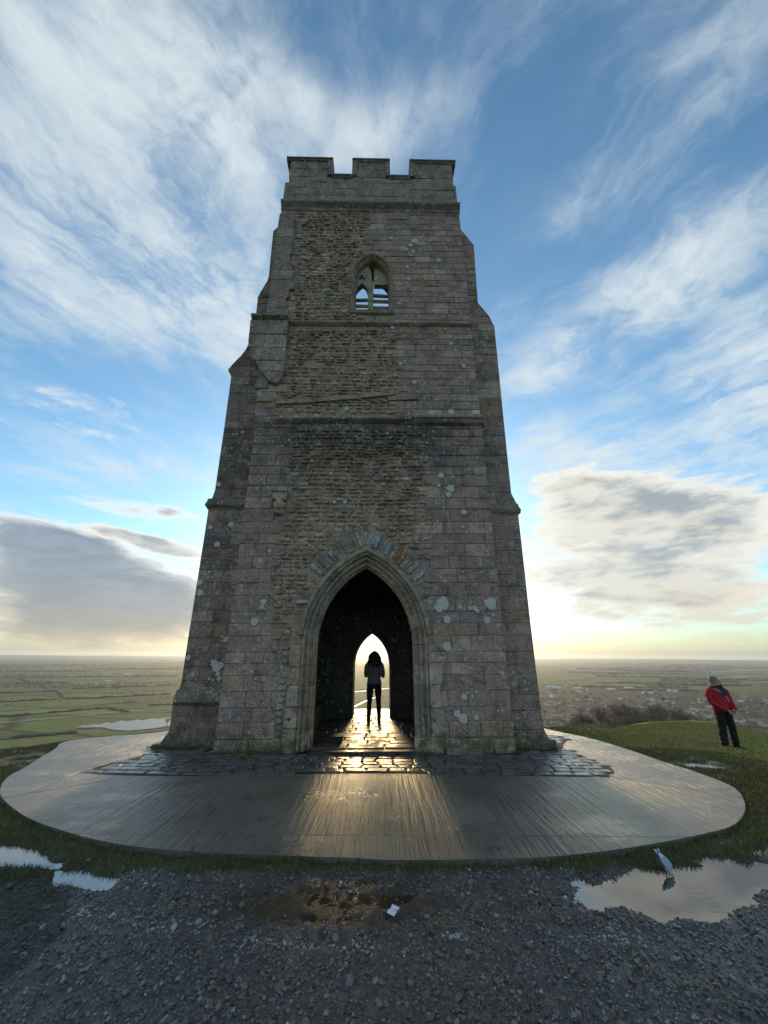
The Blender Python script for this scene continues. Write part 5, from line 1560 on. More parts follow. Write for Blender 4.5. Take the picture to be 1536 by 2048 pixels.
# --- woman standing in the far arch, seen from behind, arms folded in front
def woman():
    root = empty('person', (-0.215, 10.52, 0.078), rad(-3)); H = 1.0
    tag(root, 'person in grey jacket and dark leggings standing in the far arch, back turned', 'person')
    # body faces +y (away)
    b = MB()
    for sx in (-1, 1):
        loft(b, [((0.088 * sx, 0.0, 0.86), 0.088, 0.10), ((0.105 * sx, 0.0, 0.70), 0.082, 0.088), ((0.112 * sx, -0.012, 0.50), 0.058, 0.064), ((0.118 * sx, -0.014, 0.44), 0.054, 0.06), ((0.122 * sx, 0.012, 0.30), 0.056, 0.062),
                 ((0.13 * sx, 0.012, 0.13), 0.038, 0.042), ((0.132 * sx, 0.01, 0.05), 0.038, 0.045)])
        loft(b, [((0.19 * sx, 0.0, 1.31), 0.052, 0.058), ((0.212 * sx, 0.01, 1.16), 0.045, 0.048), ((0.215 * sx, 0.07, 1.07), 0.042, 0.042), ((0.16 * sx, 0.20, 1.15), 0.036, 0.036), ((0.06 * sx, 0.23, 1.20), 0.030, 0.03)])
    loft(b, [((0, 0, 0.80), 0.165, 0.105), ((0, -0.01, 0.88), 0.175, 0.115), ((0, 0, 1.02), 0.135, 0.09), ((0, 0, 1.18), 0.16, 0.105), ((0, 0, 1.30), 0.19, 0.095), ((0, 0, 1.36), 0.12, 0.07), ((0, 0.01, 1.42), 0.055, 0.055), ((0, 0.015, 1.48), 0.05, 0.052)], 18)
    hd = MB(); head_shape(hd, (0, 0, 0)); Rz = Matrix.Rotation(math.pi, 3, 'Z')
    b2 = [(Rz @ Vector(v)) + Vector((0, 0.02, 1.51)) for v in hd.v]
    b.add(b2, hd.f)
    hand(b, (0.05, 0.235, 1.20), (-1, 0.1, 0.25), (0, 1, 0)); hand(b, (-0.05, 0.25, 1.19), (1, 0.1, 0.2), (0, 1, 0))
    body = fused(b, 'body', M_SKIN, root, 0.010, 4)
    t = MB()
    for sx in (-1, 1):
        loft(t, [((0.088 * sx, 0.0, 0.88), 0.096, 0.11), ((0.105 * sx, 0.0, 0.70), 0.090, 0.096), ((0.112 * sx, -0.012, 0.50), 0.064, 0.070), ((0.118 * sx, -0.014, 0.44), 0.060, 0.066), ((0.122 * sx, 0.012, 0.30), 0.061, 0.067), ((0.13 * sx, 0.012, 0.14), 0.046, 0.05)])
    loft(t, [((0, 0, 0.79), 0.175, 0.115), ((0, -0.012, 0.87), 0.186, 0.126), ((0, 0, 0.96), 0.16, 0.108)], 18)
    fused(t, 'leggings', M_BLACK, root, 0.010, 3, 0.003)
    j = MB()
    loft(j, [((0, 0, 0.865), 0.192, 0.132), ((0, -0.005, 0.93), 0.186, 0.128), ((0, 0, 1.02), 0.162, 0.115), ((0, 0, 1.18), 0.185, 0.128), ((0, 0, 1.30), 0.205, 0.115), ((0, 0, 1.37), 0.145, 0.09), ((0, 0.01, 1.42), 0.085, 0.075)], 20)
    for sx in (-1, 1):
        loft(j, [((0.15 * sx, 0, 1.33), 0.07, 0.07), ((0.185 * sx, 0.0, 1.30), 0.066, 0.07), ((0.215 * sx, 0.01, 1.16), 0.058, 0.060), ((0.218 * sx, 0.07, 1.06), 0.055, 0.055), ((0.15 * sx, 0.205, 1.14), 0.048, 0.048), ((0.07 * sx, 0.235, 1.19), 0.042, 0.042)])
    jk = fused(j, 'jacket', M_GREYJ, root, 0.010, 3, 0.010)
    hm = MB()
    loft(hm, [((0, -0.085, 1.22), 0.07, 0.03), ((0, -0.115, 1.30), 0.11, 0.045), ((0, -0.085, 1.38), 0.115, 0.06), ((0, -0.03, 1.43), 0.09, 0.07)], 14)
    fused(hm, 'hood', M_GREYJ, jk, 0.012, 4)
    h = MB()
    h.blob((0, 0.0, 1.54), (0.108, 0.112, 0.114), nu=16, nv=12)
    rr = random.Random(5)
    for i in range(150):
        a = rr.uniform(0, 2 * math.pi); zz = rr.uniform(0, 1)
        if math.sin(a) > 0.62 and zz < 0.55: continue
        r0 = 0.094 * (0.95 + 0.5 * (1 - zz)); z0 = 1.60 - 0.24 * (1 - zz)
        p = Vector((r0 * math.cos(a), r0 * 0.95 * math.sin(a) - 0.01, z0))
        q = p + Vector((0.035 * math.cos(a) + rr.uniform(-.025, .025), 0.03 * math.sin(a) - 0.01, -0.07 + rr.uniform(-.02, .02)))
        s2 = q + Vector((rr.uniform(-.025, .025), rr.uniform(-.02, .02), -0.05))
        h.tube([p, q, s2], [0.026, 0.022, 0.006], 6)
    fused(h, 'hair', M_HAIRD, body, 0.011, 2)
    for sx in (-1, 1):
        bt = MB()
        loft(bt, [((0.131 * sx, 0.01, 0.20), 0.055, 0.06), ((0.131 * sx, 0.008, 0.08), 0.048, 0.056), ((0.132 * sx, 0.02, 0.025), 0.046, 0.075), ((0.132 * sx, 0.025, 0.001), 0.045, 0.08)])
        loft(bt, [((0.132 * sx, -0.05, 0.03), 0.04, 0.03), ((0.135 * sx, 0.06, 0.035), 0.044, 0.035), ((0.140 * sx, 0.15, 0.022), 0.03, 0.022)])
        fused(bt, 'boot', M_BOOT, root, 0.009, 3)
    root.scale = (0.97, 1.0, 0.995)
woman()

# --- man in red on the grass at the right
def man():
    z0 = hz(9.1, 11.9)
    root = empty('person', (9.26, 11.85, z0 - 0.01)); 
    tag(root, 'grey-haired person in red jacket and black trousers standing on the grass', 'person')
    # local -y is the way he faces; he stands three-quarters on, turned to the right of the picture
    root.rotation_euler = (0, 0, rad(50))
    b = MB()
    for sx in (-1, 1):
        loft(b, [((0.095 * sx, 0.0, 0.92), 0.09, 0.10), ((0.105 * sx, -0.01, 0.74), 0.082, 0.088), ((0.130 * sx, -0.02, 0.52), 0.062, 0.068), ((0.145 * sx, 0.0, 0.32), 0.058, 0.066), ((0.155 * sx, 0.01, 0.12), 0.042, 0.046), ((0.155 * sx, 0.0, 0.05), 0.04, 0.05)])
        loft(b, [((0.215 * sx, 0.0, 1.41), 0.058, 0.062), ((0.255 * sx, 0.0, 1.26), 0.05, 0.052), ((0.26 * sx, -0.04, 1.12), 0.045, 0.045), ((0.16 * sx, -0.19, 0.98), 0.036, 0.036), ((0.06 * sx, -0.245, 0.93), 0.03, 0.03)])
    loft(b, [((0, 0, 0.86), 0.165, 0.11), ((0, 0, 0.96), 0.17, 0.12), ((0, 0, 1.10), 0.165, 0.115), ((0, 0, 1.28), 0.185, 0.12), ((0, 0, 1.40), 0.205, 0.105), ((0, 0, 1.46), 0.13, 0.08), ((0, -0.005, 1.52), 0.06, 0.06), ((0, -0.012, 1.58), 0.056, 0.06)], 18)
    hd = MB(); head_shape(hd, (0, 0, 0), 1.05); Rz = Matrix.Rotation(rad(40), 3, 'Z')
    b.add([(Rz @ Vector(v)) + Vector((0, -0.02, 1.635)) for v in hd.v], hd.f)
    hand(b, (0.06, -0.245, 0.93), (-0.9, -0.3, -0.25), (0, -0.5, 1)); hand(b, (-0.06, -0.25, 0.92), (0.9, -0.25, -0.35), (0, -0.5, 1))
    body = fused(b, 'body', M_SKIN, root, 0.010, 4)
    for sx in (-1, 1):
        e = MB(); p = Rz @ Vector((0.030 * sx, -0.080, 0.018)) + Vector((0, -0.02, 1.635))
        e.blob(p, (0.013, 0.010, 0.008), nu=8, nv=6); e.build('eye', M_SHOE, body, True)
    e = MB(); p = Rz @ Vector((0, -0.092, -0.06)) + Vector((0, -0.02, 1.635)); e.blob(p, (0.022, 0.008, 0.005)); e.build('mouth', M_RED, body, True)
    h = MB(); h.blob(Rz @ Vector((0, 0.028, 0.045)) + Vector((0, -0.02, 1.635)), (0.090, 0.098, 0.094), nu=16, nv=12)
    rr = random.Random(8)
    for i in range(70):
        a = rr.uniform(0, 6.28); ph = rr.uniform(0.1, 1.5)
        d = Vector((math.sin(ph) * math.cos(a), math.sin(ph) * math.sin(a) * 1.0, math.cos(ph)))
        c = Rz @ Vector((0, 0.030, 0.045)) + Vector((0, -0.02, 1.635)) + Vector((d.x * 0.088, d.y * 0.096, d.z * 0.092))
        if (Rz.transposed() @ (c - Vector((0, -0.02, 1.635)))).y < -0.05: continue
        h.tube([c, c + d * 0.012 + Vector((rr.uniform(-.02, .02), rr.uniform(-.02, .02), 0.0))], [0.013, 0.005], 5)
    fused(h, 'hair', M_HAIRG, body, 0.009, 2)
    t = MB()
    for sx in (-1, 1):
        loft(t, [((0.09 * sx, 0.0, 0.94), 0.105, 0.12), ((0.108 * sx, -0.01, 0.74), 0.102, 0.108), ((0.130 * sx, -0.02, 0.52), 0.086, 0.092), ((0.146 * sx, 0.0, 0.30), 0.080, 0.088), ((0.156 * sx, 0.01, 0.10), 0.072, 0.080), ((0.156 * sx, 0.005, 0.045), 0.074, 0.084)])
        for zf, rx in ((0.16, 0.082), (0.25, 0.084), (0.48, 0.09)): loft(t, [(((0.165 - 0.08 * zf) * sx, 0, zf - 0.02), rx - 0.01, rx), (((0.165 - 0.08 * zf) * sx, -0.004, zf), rx + 0.002, rx + 0.008), (((0.165 - 0.08 * zf) * sx, 0, zf + 0.02), rx - 0.01, rx)])
    loft(t, [((0, 0, 0.84), 0.18, 0.12), ((0, 0, 0.98), 0.185, 0.13)], 18)
    fused(t, 'trousers', M_BLACK, root, 0.011, 3, 0.013)
    j = MB()
    loft(j, [((0, 0, 0.90), 0.205, 0.145), ((0, -0.005, 0.98), 0.215, 0.155), ((0, 0, 1.10), 0.205, 0.15), ((0, 0, 1.28), 0.215, 0.145), ((0, 0, 1.41), 0.228, 0.128), ((0, 0, 1.48), 0.16, 0.10), ((0, 0, 1.53), 0.10, 0.085)], 20)
    for sx in (-1, 1):
        loft(j, [((0.16 * sx, 0, 1.43), 0.08, 0.08), ((0.222 * sx, 0.0, 1.40), 0.078, 0.082), ((0.268 * sx, 0.0, 1.26), 0.070, 0.072), ((0.272 * sx, -0.04, 1.11), 0.065, 0.066), ((0.17 * sx, -0.19, 0.985), 0.056, 0.056), ((0.085 * sx, -0.235, 0.945), 0.048, 0.048)])
    jk = fused(j, 'jacket', M_RED, root, 0.010, 3, 0.014)
    s = MB()
    n = 12
    ring = [(0.105 * math.cos(2 * math.pi * k / n), 0.10 * math.sin(2 * math.pi * k / n) - 0.015, 1.505 + 0.02 * math.sin(2 * math.pi * k / n + 2)) for k in range(n + 1)]
    s.tube(ring, [0.042] * (n + 1), 8)
    ring = [(0.115 * math.cos(2 * math.pi * k / n), 0.11 * math.sin(2 * math.pi * k / n) - 0.01, 1.465 + 0.03 * math.sin(2 * math.pi * k / n)) for k in range(n + 1)]
    s.tube(ring, [0.034] * (n + 1), 8)
    loft(s, [((0.0, -0.12, 1.47), 0.10, 0.03), ((0.02, -0.155, 1.38), 0.085, 0.025), ((0.04, -0.165, 1.28), 0.03, 0.018)])
    fused(s, 'scarf', M_SCARF, root, 0.009, 2)
    # pale hood lining behind the neck and the pale edge slanting down the jacket front
    q = MB(); q.tube([(-0.12, 0.03, 1.52), (-0.13, 0.07, 1.535), (-0.05, 0.115, 1.545), (0.05, 0.115, 1.54), (0.12, 0.06, 1.525)], [0.022, 0.024, 0.024, 0.024, 0.018], 8)
    fused(q, 'hood_lining', M_PALE, jk, 0.009, 3)
    q = MB(); q.tube([(-0.15, -0.085, 1.475), (-0.08, -0.150, 1.40), (0.0, -0.165, 1.31), (0.08, -0.168, 1.22), (0.10, -0.165, 1.14)], [0.011, 0.012, 0.012, 0.011, 0.009], 6)
    q.build('zip_edge', M_PALE, jk, True)
    for sx in (-1, 1):
        f = MB()
        loft(f, [((0.155 * sx, 0.06, 0.045), 0.04, 0.04), ((0.158 * sx, -0.03, 0.05), 0.048, 0.045), ((0.165 * sx, -0.13, 0.04), 0.052, 0.034), ((0.172 * sx, -0.20, 0.03), 0.04, 0.026)])
        fused(f, 'shoe', M_SHOE, root, 0.009, 3)
    root.rotation_euler = (0, 0, rad(8)); root.scale = (1.1, 1.12, 1.0)
    g = MB(); g.box(-0.045, 0.045, -0.335, -0.315, 0.88, 0.935)
    o = g.build('small_camera', M_SHOE); o.matrix_world = Matrix.Translation(root.location) @ Matrix.Rotation(rad(8), 4, 'Z')
    tag(o, 'small dark gadget held in the hands of the person in red', 'gadget')
man()

# ================================================================== BIRD at the puddle: head down drinking, tail cocked up
M_BIRDG = simple('blue_grey_feathers', (0.30, 0.335, 0.38), 0.7, 0.25, 60, 0.4, 0.004)
M_BIRDW = simple('pale_feathers', (0.55, 0.58, 0.60), 0.7, 0.15, 60, 0.3, 0.004)
M_BIRDD = simple('dark_feathers', (0.045, 0.05, 0.065), 0.6, 0.3, 60, 0.4, 0.004)
M_BIRDL = simple('pink_leg', (0.30, 0.10, 0.08), 0.6, 0.2, 80, 0.2, 0.002)
def bird():
    root = empty('bird', (2.36, 4.05, WATER_Z - 0.004), rad(-78))
    tag(root, 'blue grey and white pigeon drinking from the large puddle, tail cocked up', 'bird')
    # local +x is forward; the body is tipped head-down
    b = MB()
    loft(b, [((-0.105, 0, 0.205), 0.016, 0.022), ((-0.075, 0, 0.18), 0.038, 0.042), ((-0.03, 0, 0.145), 0.055, 0.056), ((0.02, 0, 0.112), 0.058, 0.056), ((0.055, 0, 0.085), 0.045, 0.044), ((0.078, 0, 0.060), 0.028, 0.03), ((0.09, 0, 0.042), 0.021, 0.023), ((0.100, 0, 0.034), 0.024, 0.025), ((0.117, 0, 0.028), 0.012, 0.014), ((0.122, 0, 0.027), 0.006, 0.006)], 14)
    body = fused(b, 'body', M_BIRDG, root, 0.006, 3)
    k = MB(); k.tube([(0.116, 0, 0.026), (0.136, 0, 0.014), (0.146, 0, 0.008)], [0.006, 0.005, 0.002], 7); k.build('beak', M_BIRDD, body, True)
    for sy in (-1, 1):
        e = MB(); e.blob((0.104, 0.021 * sy, 0.038), (0.0045, 0.003, 0.0045), nu=8, nv=6); e.build('eye', M_BIRDL, body, True)
        w_ = MB()
        loft(w_, [((0.045, 0.048 * sy, 0.105), 0.012, 0.030), ((0.0, 0.057 * sy, 0.135), 0.014, 0.040), ((-0.05, 0.050 * sy, 0.172), 0.012, 0.034), ((-0.10, 0.034 * sy, 0.212), 0.008, 0.020), ((-0.145, 0.022 * sy, 0.245), 0.004, 0.008)], 10)
        wg = fused(w_, 'wing', M_BIRDG if sy > 0 else M_BIRDD, root, 0.005, 2)
        for q in range(2):
            s = MB(); o = 0.02 + 0.035 * q
            s.tube([(0.0 - o, 0.069 * sy - 0.003 * sy * q, 0.118 + o * 0.75), (-0.025 - o, 0.066 * sy - 0.003 * sy * q, 0.155 + o * 0.72)], [0.007, 0.005], 6); s.build('wing_bar', M_BIRDD if sy > 0 else M_BIRDW, wg, True)
        l = MB(); l.tube([(-0.005, 0.025 * sy, 0.095), (0.0, 0.025 * sy, 0.05), (0.003, 0.025 * sy, 0.008)], [0.013, 0.005, 0.0045], 7)
        for a in (-0.5, 0.0, 0.5, math.pi): l.tube([(0.003, 0.025 * sy, 0.010), (0.003 + 0.03 * math.cos(a), 0.025 * sy + 0.03 * math.sin(a), 0.004)], [0.0045, 0.002], 6)
        l.build('leg', M_BIRDL, root, True)
    r = MB(); loft(r, [((-0.025, 0, 0.193), 0.030, 0.012), ((-0.06, 0, 0.212), 0.034, 0.016), ((-0.10, 0, 0.228), 0.024, 0.012)], 10)
    fused(r, 'rump', M_BIRDW, root, 0.005, 2)
    for i in range(5):
        a = (i - 2) * 0.10
        t = MB(); p0 = Vector((-0.10, 0.006 * (i - 2), 0.212)); p1 = p0 + Vector((-0.055, (i - 2) * 0.010, 0.065))
        sd = Vector((0, 0.011, 0)); up = Vector((-0.6, 0, -0.6)).normalized() * 0.002
        t.add([p0 - sd, p0 + sd, p1 + sd * 1.1, p1 - sd * 1.1, p0 - sd + up, p0 + sd + up, p1 + sd * 1.1 + up, p1 - sd * 1.1 + up], [(0, 1, 2, 3), (7, 6, 5, 4), (0, 4, 5, 1), (1, 5, 6, 2), (2, 6, 7, 3), (3, 7, 4, 0)])
        f = t.build('tail_feather', M_BIRDG if i != 0 and i != 4 else M_BIRDW, root)
    root.scale = (0.46, 0.60, 0.52)
bird()

# ================================================================== SMALL THINGS
M_PAPER = simple('white_paper', (0.72, 0.73, 0.75), 0.6, 0.05, 30, 0.1, 0.002)
p = MB()
vs = []
for i in range(5):
    for j in range(3):
        u_, v_ = (i / 4 - 0.5) * 0.105, (j / 2 - 0.5) * 0.055
        vs.append((u_, v_, 0.004 + 0.006 * math.sin(i * 1.7) + 0.004 * j))
p.add(vs, [(i * 3 + j, (i + 1) * 3 + j, (i + 1) * 3 + j + 1, i * 3 + j + 1) for i in range(4) for j in range(2)])
po = p.build('paper_scrap', M_PAPER)
po.location = (0.082, 3.49, WATER_Z + 0.012); po.rotation_euler = (0.03, 0.02, rad(68))
md = po.modifiers.new('t', 'SOLIDIFY'); md.thickness = 0.001
tag(po, 'small white scrap of paper lying on the muddy gravel', 'litter')

# plastic turf-reinforcing net at the left edge of the gravel
M_NET = simple('grey_plastic_net', (0.060, 0.062, 0.058), 0.45, 0.2, 30, 0.1, 0.003)
def net():
    poly = np.array([(-3.3, 4.02), (-2.9, 3.98), (-2.55, 3.85), (-2.25, 3.6), (-1.98, 3.25), (-1.98, 2.85), (-2.2, 2.55), (-3.3, 2.45)])
    mb = MB()
    gx = np.arange(-3.3, -1.95, 0.034); gy = np.arange(2.45, 4.05, 0.05)
    GX, GY = np.meshgrid(gx, gy)
    ok = (poly_dist(GX, GY, poly) < 0) & (vnoise(GX, GY, 2.2, 77, 3) > 0.36)
    GZ = near_height(GX, GY) + 0.014
    P3 = lambda a, b: (GX[a, b], GY[a, b], GZ[a, b])
    for a in range(GX.shape[0]):
        for b in range(GX.shape[1]):
            if not ok[a, b]: continue
            if a + 1 < GX.shape[0] and ok[a + 1, b]: mb.tube([P3(a, b), P3(a + 1, b)], [0.0024, 0.0024], 4, cap=False)
            if b + 1 < GX.shape[1] and ok[a, b + 1]: mb.tube([P3(a, b), P3(a, b + 1)], [0.0024, 0.0024], 4, cap=False)
    o = mb.build('turf_net', M_NET)
    tag(o, 'grey plastic turf net pegged over worn grass beside the gravel', 'ground net')
net()

# ================================================================== GRAVEL
M_PEB = simple('pebbles', None, 0.4, 0.35, 50, 0.35, 0.006, 0.45, wet=(0.22, 0.55), use_tint=True)
def icos():
    t = (1 + 5 ** 0.5) / 2
    v = np.array([(-1, t, 0), (1, t, 0), (-1, -t, 0), (1, -t, 0), (0, -1, t), (0, 1, t), (0, -1, -t), (0, 1, -t), (t, 0, -1), (t, 0, 1), (-t, 0, -1), (-t, 0, 1)], float)
    v /= np.linalg.norm(v[0])
    f = np.array([(0, 11, 5), (0, 5, 1), (0, 1, 7), (0, 7, 10), (0, 10, 11), (1, 5, 9), (5, 11, 4), (11, 10, 2), (10, 7, 6), (7, 1, 8), (3, 9, 4), (3, 4, 2), (3, 2, 6), (3, 6, 8), (3, 8, 9), (4, 9, 5), (2, 4, 11), (6, 2, 10), (8, 6, 7), (9, 8, 1)])
    return v, f
def gravel():
    V0, F0 = icos()
    N = 70000
    X = rng.uniform(-3.9, 4.6, N); Y = 1.3 + (rng.random(N) ** 0.9) * 3.4
    dd = poly_dist(X, Y); g = grass_mask(X, Y, dd)
    mud = np.exp(-(((X + 0.35) / 0.85) ** 2 + ((Y - 3.56) / 0.27) ** 2))
    z = near_height(X, Y)
    size = np.exp(rng.normal(math.log(0.0062), 0.48, N)).clip(0.0032, 0.026)
    dens = 0.45 + 0.9 * (vnoise(X, Y, 1.3, 51, 4))
    keep = (dd > 0.02) & (rng.random(N) > g * 0.93) & (rng.random(N) > mud * 1.15) & (rng.random(N) < dens) & (z > WATER_Z - 0.004)
    X, Y, z, size, mud = X[keep], Y[keep], z[keep], size[keep], mud[keep]
    n = len(X)
    sc = np.stack([size * rng.uniform(0.8, 1.35, n), size * rng.uniform(0.7, 1.1, n), size * rng.uniform(0.45, 0.8, n)], -1)
    a = rng.uniform(0, 6.283, n); tl = rng.normal(0, 0.25, n)
    V = V0[None] * (1 + rng.normal(0, 0.16, (n, 12, 1))) * sc[:, None, :]
    x, y, zz = V[..., 0], V[..., 1], V[..., 2]
    zz2 = zz + x * np.tan(tl)[:, None]
    xr = x * np.cos(a)[:, None] - y * np.sin(a)[:, None]; yr = x * np.sin(a)[:, None] + y * np.cos(a)[:, None]
    P = np.stack([xr + X[:, None], yr + Y[:, None], zz2 + (z + size * 0.18)[:, None]], -1).reshape(-1, 3)
    F = (F0[None] + (np.arange(n) * 12)[:, None, None]).reshape(-1, 3)
    u = rng.random(n)
    base = np.array([(0.142, 0.122, 0.106), (0.080, 0.069, 0.061), (0.20, 0.178, 0.158), (0.145, 0.116, 0.090), (0.21, 0.205, 0.20), (0.10, 0.06, 0.04), (0.40, 0.39, 0.38)])
    idx = np.select([u < 0.42, u < 0.68, u < 0.84, u < 0.93, u < 0.975, u < 0.99], [0, 1, 2, 3, 4, 5], 6)
    t = base[idx] * rng.uniform(0.7, 1.25, (n, 1))
    # pale limy grit washed into a broken line
    pale = np.zeros(n)
    for gx, gy, rx, ry in ((-0.74, 3.14, 0.16, 0.05), (0.43, 3.19, 0.10, 0.04), (1.40, 3.19, 0.24, 0.05), (-1.35, 3.30, 0.22, 0.05), (-0.2, 3.11, 0.35, 0.035), (-2.0, 3.42, 0.2, 0.06)):
        pale = np.maximum(pale, np.exp(-((X - gx) / rx) ** 2 - ((Y - gy) / ry) ** 2))
    pale = pale * (rng.random(n) < 0.75)
    t = t * (1 - pale[:, None] * 0.85) + np.array([0.42, 0.41, 0.40]) * pale[:, None] * 0.85
    tint = np.repeat(t, 12, 0)
    me = np_mesh('gravel', P, F, M_PEB, tint, False)
    tag(link(bpy.data.objects.new('gravel', me)), 'loose wet grey gravel in front of the slab', kind='stuff')
    print('pebbles', n)
gravel()

# ================================================================== GRASS
def grass_material():
    m, w, p, P = material('grass_blade')
    w.put(p.inputs['Base Color'], tint_of(w)); p.inputs['Roughness'].default_value = 0.6
    p.inputs['Specular IOR Level'].default_value = 0.25
    return m
M_GRASS = grass_material()
def blades(X, Y, Z, hgt, wid, tint):
    n = len(X)
    a = rng.uniform(0, 6.283, n); lean = rng.uniform(0.1, 0.9, n) * hgt; la = rng.uniform(0, 6.283, n)
    dx, dy = np.cos(a) * wid / 2, np.sin(a) * wid / 2
    lx, ly = np.cos(la) * lean, np.sin(la) * lean
    b0 = np.stack([X - dx, Y - dy, Z], -1); b1 = np.stack([X + dx, Y + dy, Z], -1)
    m0 = np.stack([X - dx * 0.7 + lx * 0.35, Y - dy * 0.7 + ly * 0.35, Z + hgt * 0.6], -1); m1 = np.stack([X + dx * 0.7 + lx * 0.35, Y + dy * 0.7 + ly * 0.35, Z + hgt * 0.6], -1)
    tp = np.stack([X + lx, Y + ly, Z + hgt * 0.95], -1)
    V = np.stack([b0, b1, m1, m0, tp], 1).reshape(-1, 3)
    k = (np.arange(n) * 5)[:, None]
    F = np.concatenate([k + np.array([[0, 1, 2]]), k + np.array([[0, 2, 3]]), k + np.array([[3, 2, 4]])], 0)
    return V, F, np.repeat(tint, 5, 0)
GCOL = np.array([(0.092, 0.108, 0.026), (0.115, 0.130, 0.034), (0.140, 0.145, 0.042), (0.140, 0.118, 0.052), (0.072, 0.080, 0.025)])
def grass():
    parts = []
    # turf near the slab
    N = 700000
    X = rng.uniform(-7.6, 7.2, N); Y = rng.uniform(2.6, 9.6, N)
    dd = poly_dist(X, Y)
    ok = (dd > -0.025) & (dd < 2.8)
    X, Y, dd = X[ok], Y[ok], dd[ok]
    g = grass_mask(X, Y, dd); z = near_height(X, Y)
    pat = vnoise(X, Y, 2.4, 61, 4)
    prob = g * sstep(pat, 0.15, 0.42) * np.where(X < -2.2, 0.75, 1.0)
    # bare trodden mud at the left near edge
    ok = (rng.random(len(X)) < prob) & ((z > WATER_Z + 0.004) | (Y > 5.6))
    for bx, by in ((5.25, 7.5), (-5.95, 7.54), (-6.35, 7.05)): ok &= np.hypot((X - bx) / 0.55, (Y - by) / 0.34) > 0.92
    X, Y, z, pat = X[ok], Y[ok], z[ok], pat[ok]
    n = len(X)
    h = rng.uniform(0.020, 0.048, n) * (0.6 + 0.9 * pat); wd = rng.uniform(0.003, 0.007, n)
    t = GCOL[rng.integers(0, 5, n)] * rng.uniform(0.7, 1.3, (n, 1))
    parts.append(blades(X, Y, z - 0.004, h, wd, t))
    # farther turf: coarser tufts
    N = 260000
    r = 8.5 + 30 * rng.random(N) ** 1.6; az = np.radians(rng.uniform(16, 46, N))
    X, Y = r * np.sin(az), r * np.cos(az)
    nl = 40000
    r2 = 8.5 + 5 * rng.random(nl); az2 = np.radians(rng.uniform(-46, -20, nl))
    X = np.concatenate([X, r2 * np.sin(az2)]); Y = np.concatenate([Y, r2 * np.cos(az2)])
    dd = poly_dist(X, Y); rr = np.hypot(X, Y)
    z = terrain(X, Y) + (vnoise(X, Y, 0.35, 3, 4) - 0.5) * 0.22 * sstep(rr, 12, 22)
    nearbox = (X > NX0 + .3) & (X < NX1 - .3) & (Y < NY1 - .3)
    z = np.where(nearbox, near_height(X, Y), z)
    ok = (dd > 0.03) & ((dd > 2.5) | (Y > 9.5)) & (vnoise(X, Y, 1.1, 66, 4) > 0.30)
    X, Y, z, rr = X[ok], Y[ok], z[ok], rr[ok]; n = len(X)
    t = GCOL[rng.integers(0, 5, n)] * rng.uniform(1.4, 2.3, (n, 1))
    parts.append(blades(X, Y, z - 0.005, rng.uniform(0.03, 0.06, n) * (rr / 10) ** 0.35, rng.uniform(0.006, 0.012, n) * (rr / 9) ** 0.7, t))
    # tufts along the foot of the walls
    xs = []; 
    for xa, xb, yy in ((-2.66, -1.42, -0.10), (0.95, 2.72, -0.10), (-3.9, -2.66, 0.30), (2.72, 3.6, 0.30)):
        k = int((xb - xa) * 420); u = rng.uniform(xa, xb, k); v = yy - np.abs(rng.normal(0, 0.045, k))
        keep = vnoise(u, v * 0, 2.5, 71, 3) > 0.42
        for a, b in zip(u[keep], v[keep]):
            q = TM @ Vector((a, b, 0)); xs.append((q.x, q.y))
    xs = np.array(xs); n = len(xs)
    parts.append(blades(xs[:, 0], xs[:, 1], np.full(n, 0.012), rng.uniform(0.02, 0.075, n), rng.uniform(0.004, 0.008, n), GCOL[rng.integers(0, 5, n)] * rng.uniform(0.6, 1.2, (n, 1))))
    off = 0; Vs, Fs, Ts = [], [], []
    for V, F, T in parts: Vs.append(V); Fs.append(F + off); Ts.append(T); off += len(V)
    me = np_mesh('grass', np.concatenate(Vs), np.concatenate(Fs), M_GRASS, np.concatenate(Ts), False)
    tag(link(bpy.data.objects.new('grass', me)), 'short winter turf round the slab and over the hilltop', kind='stuff')
    print('blades', off // 5)
grass()
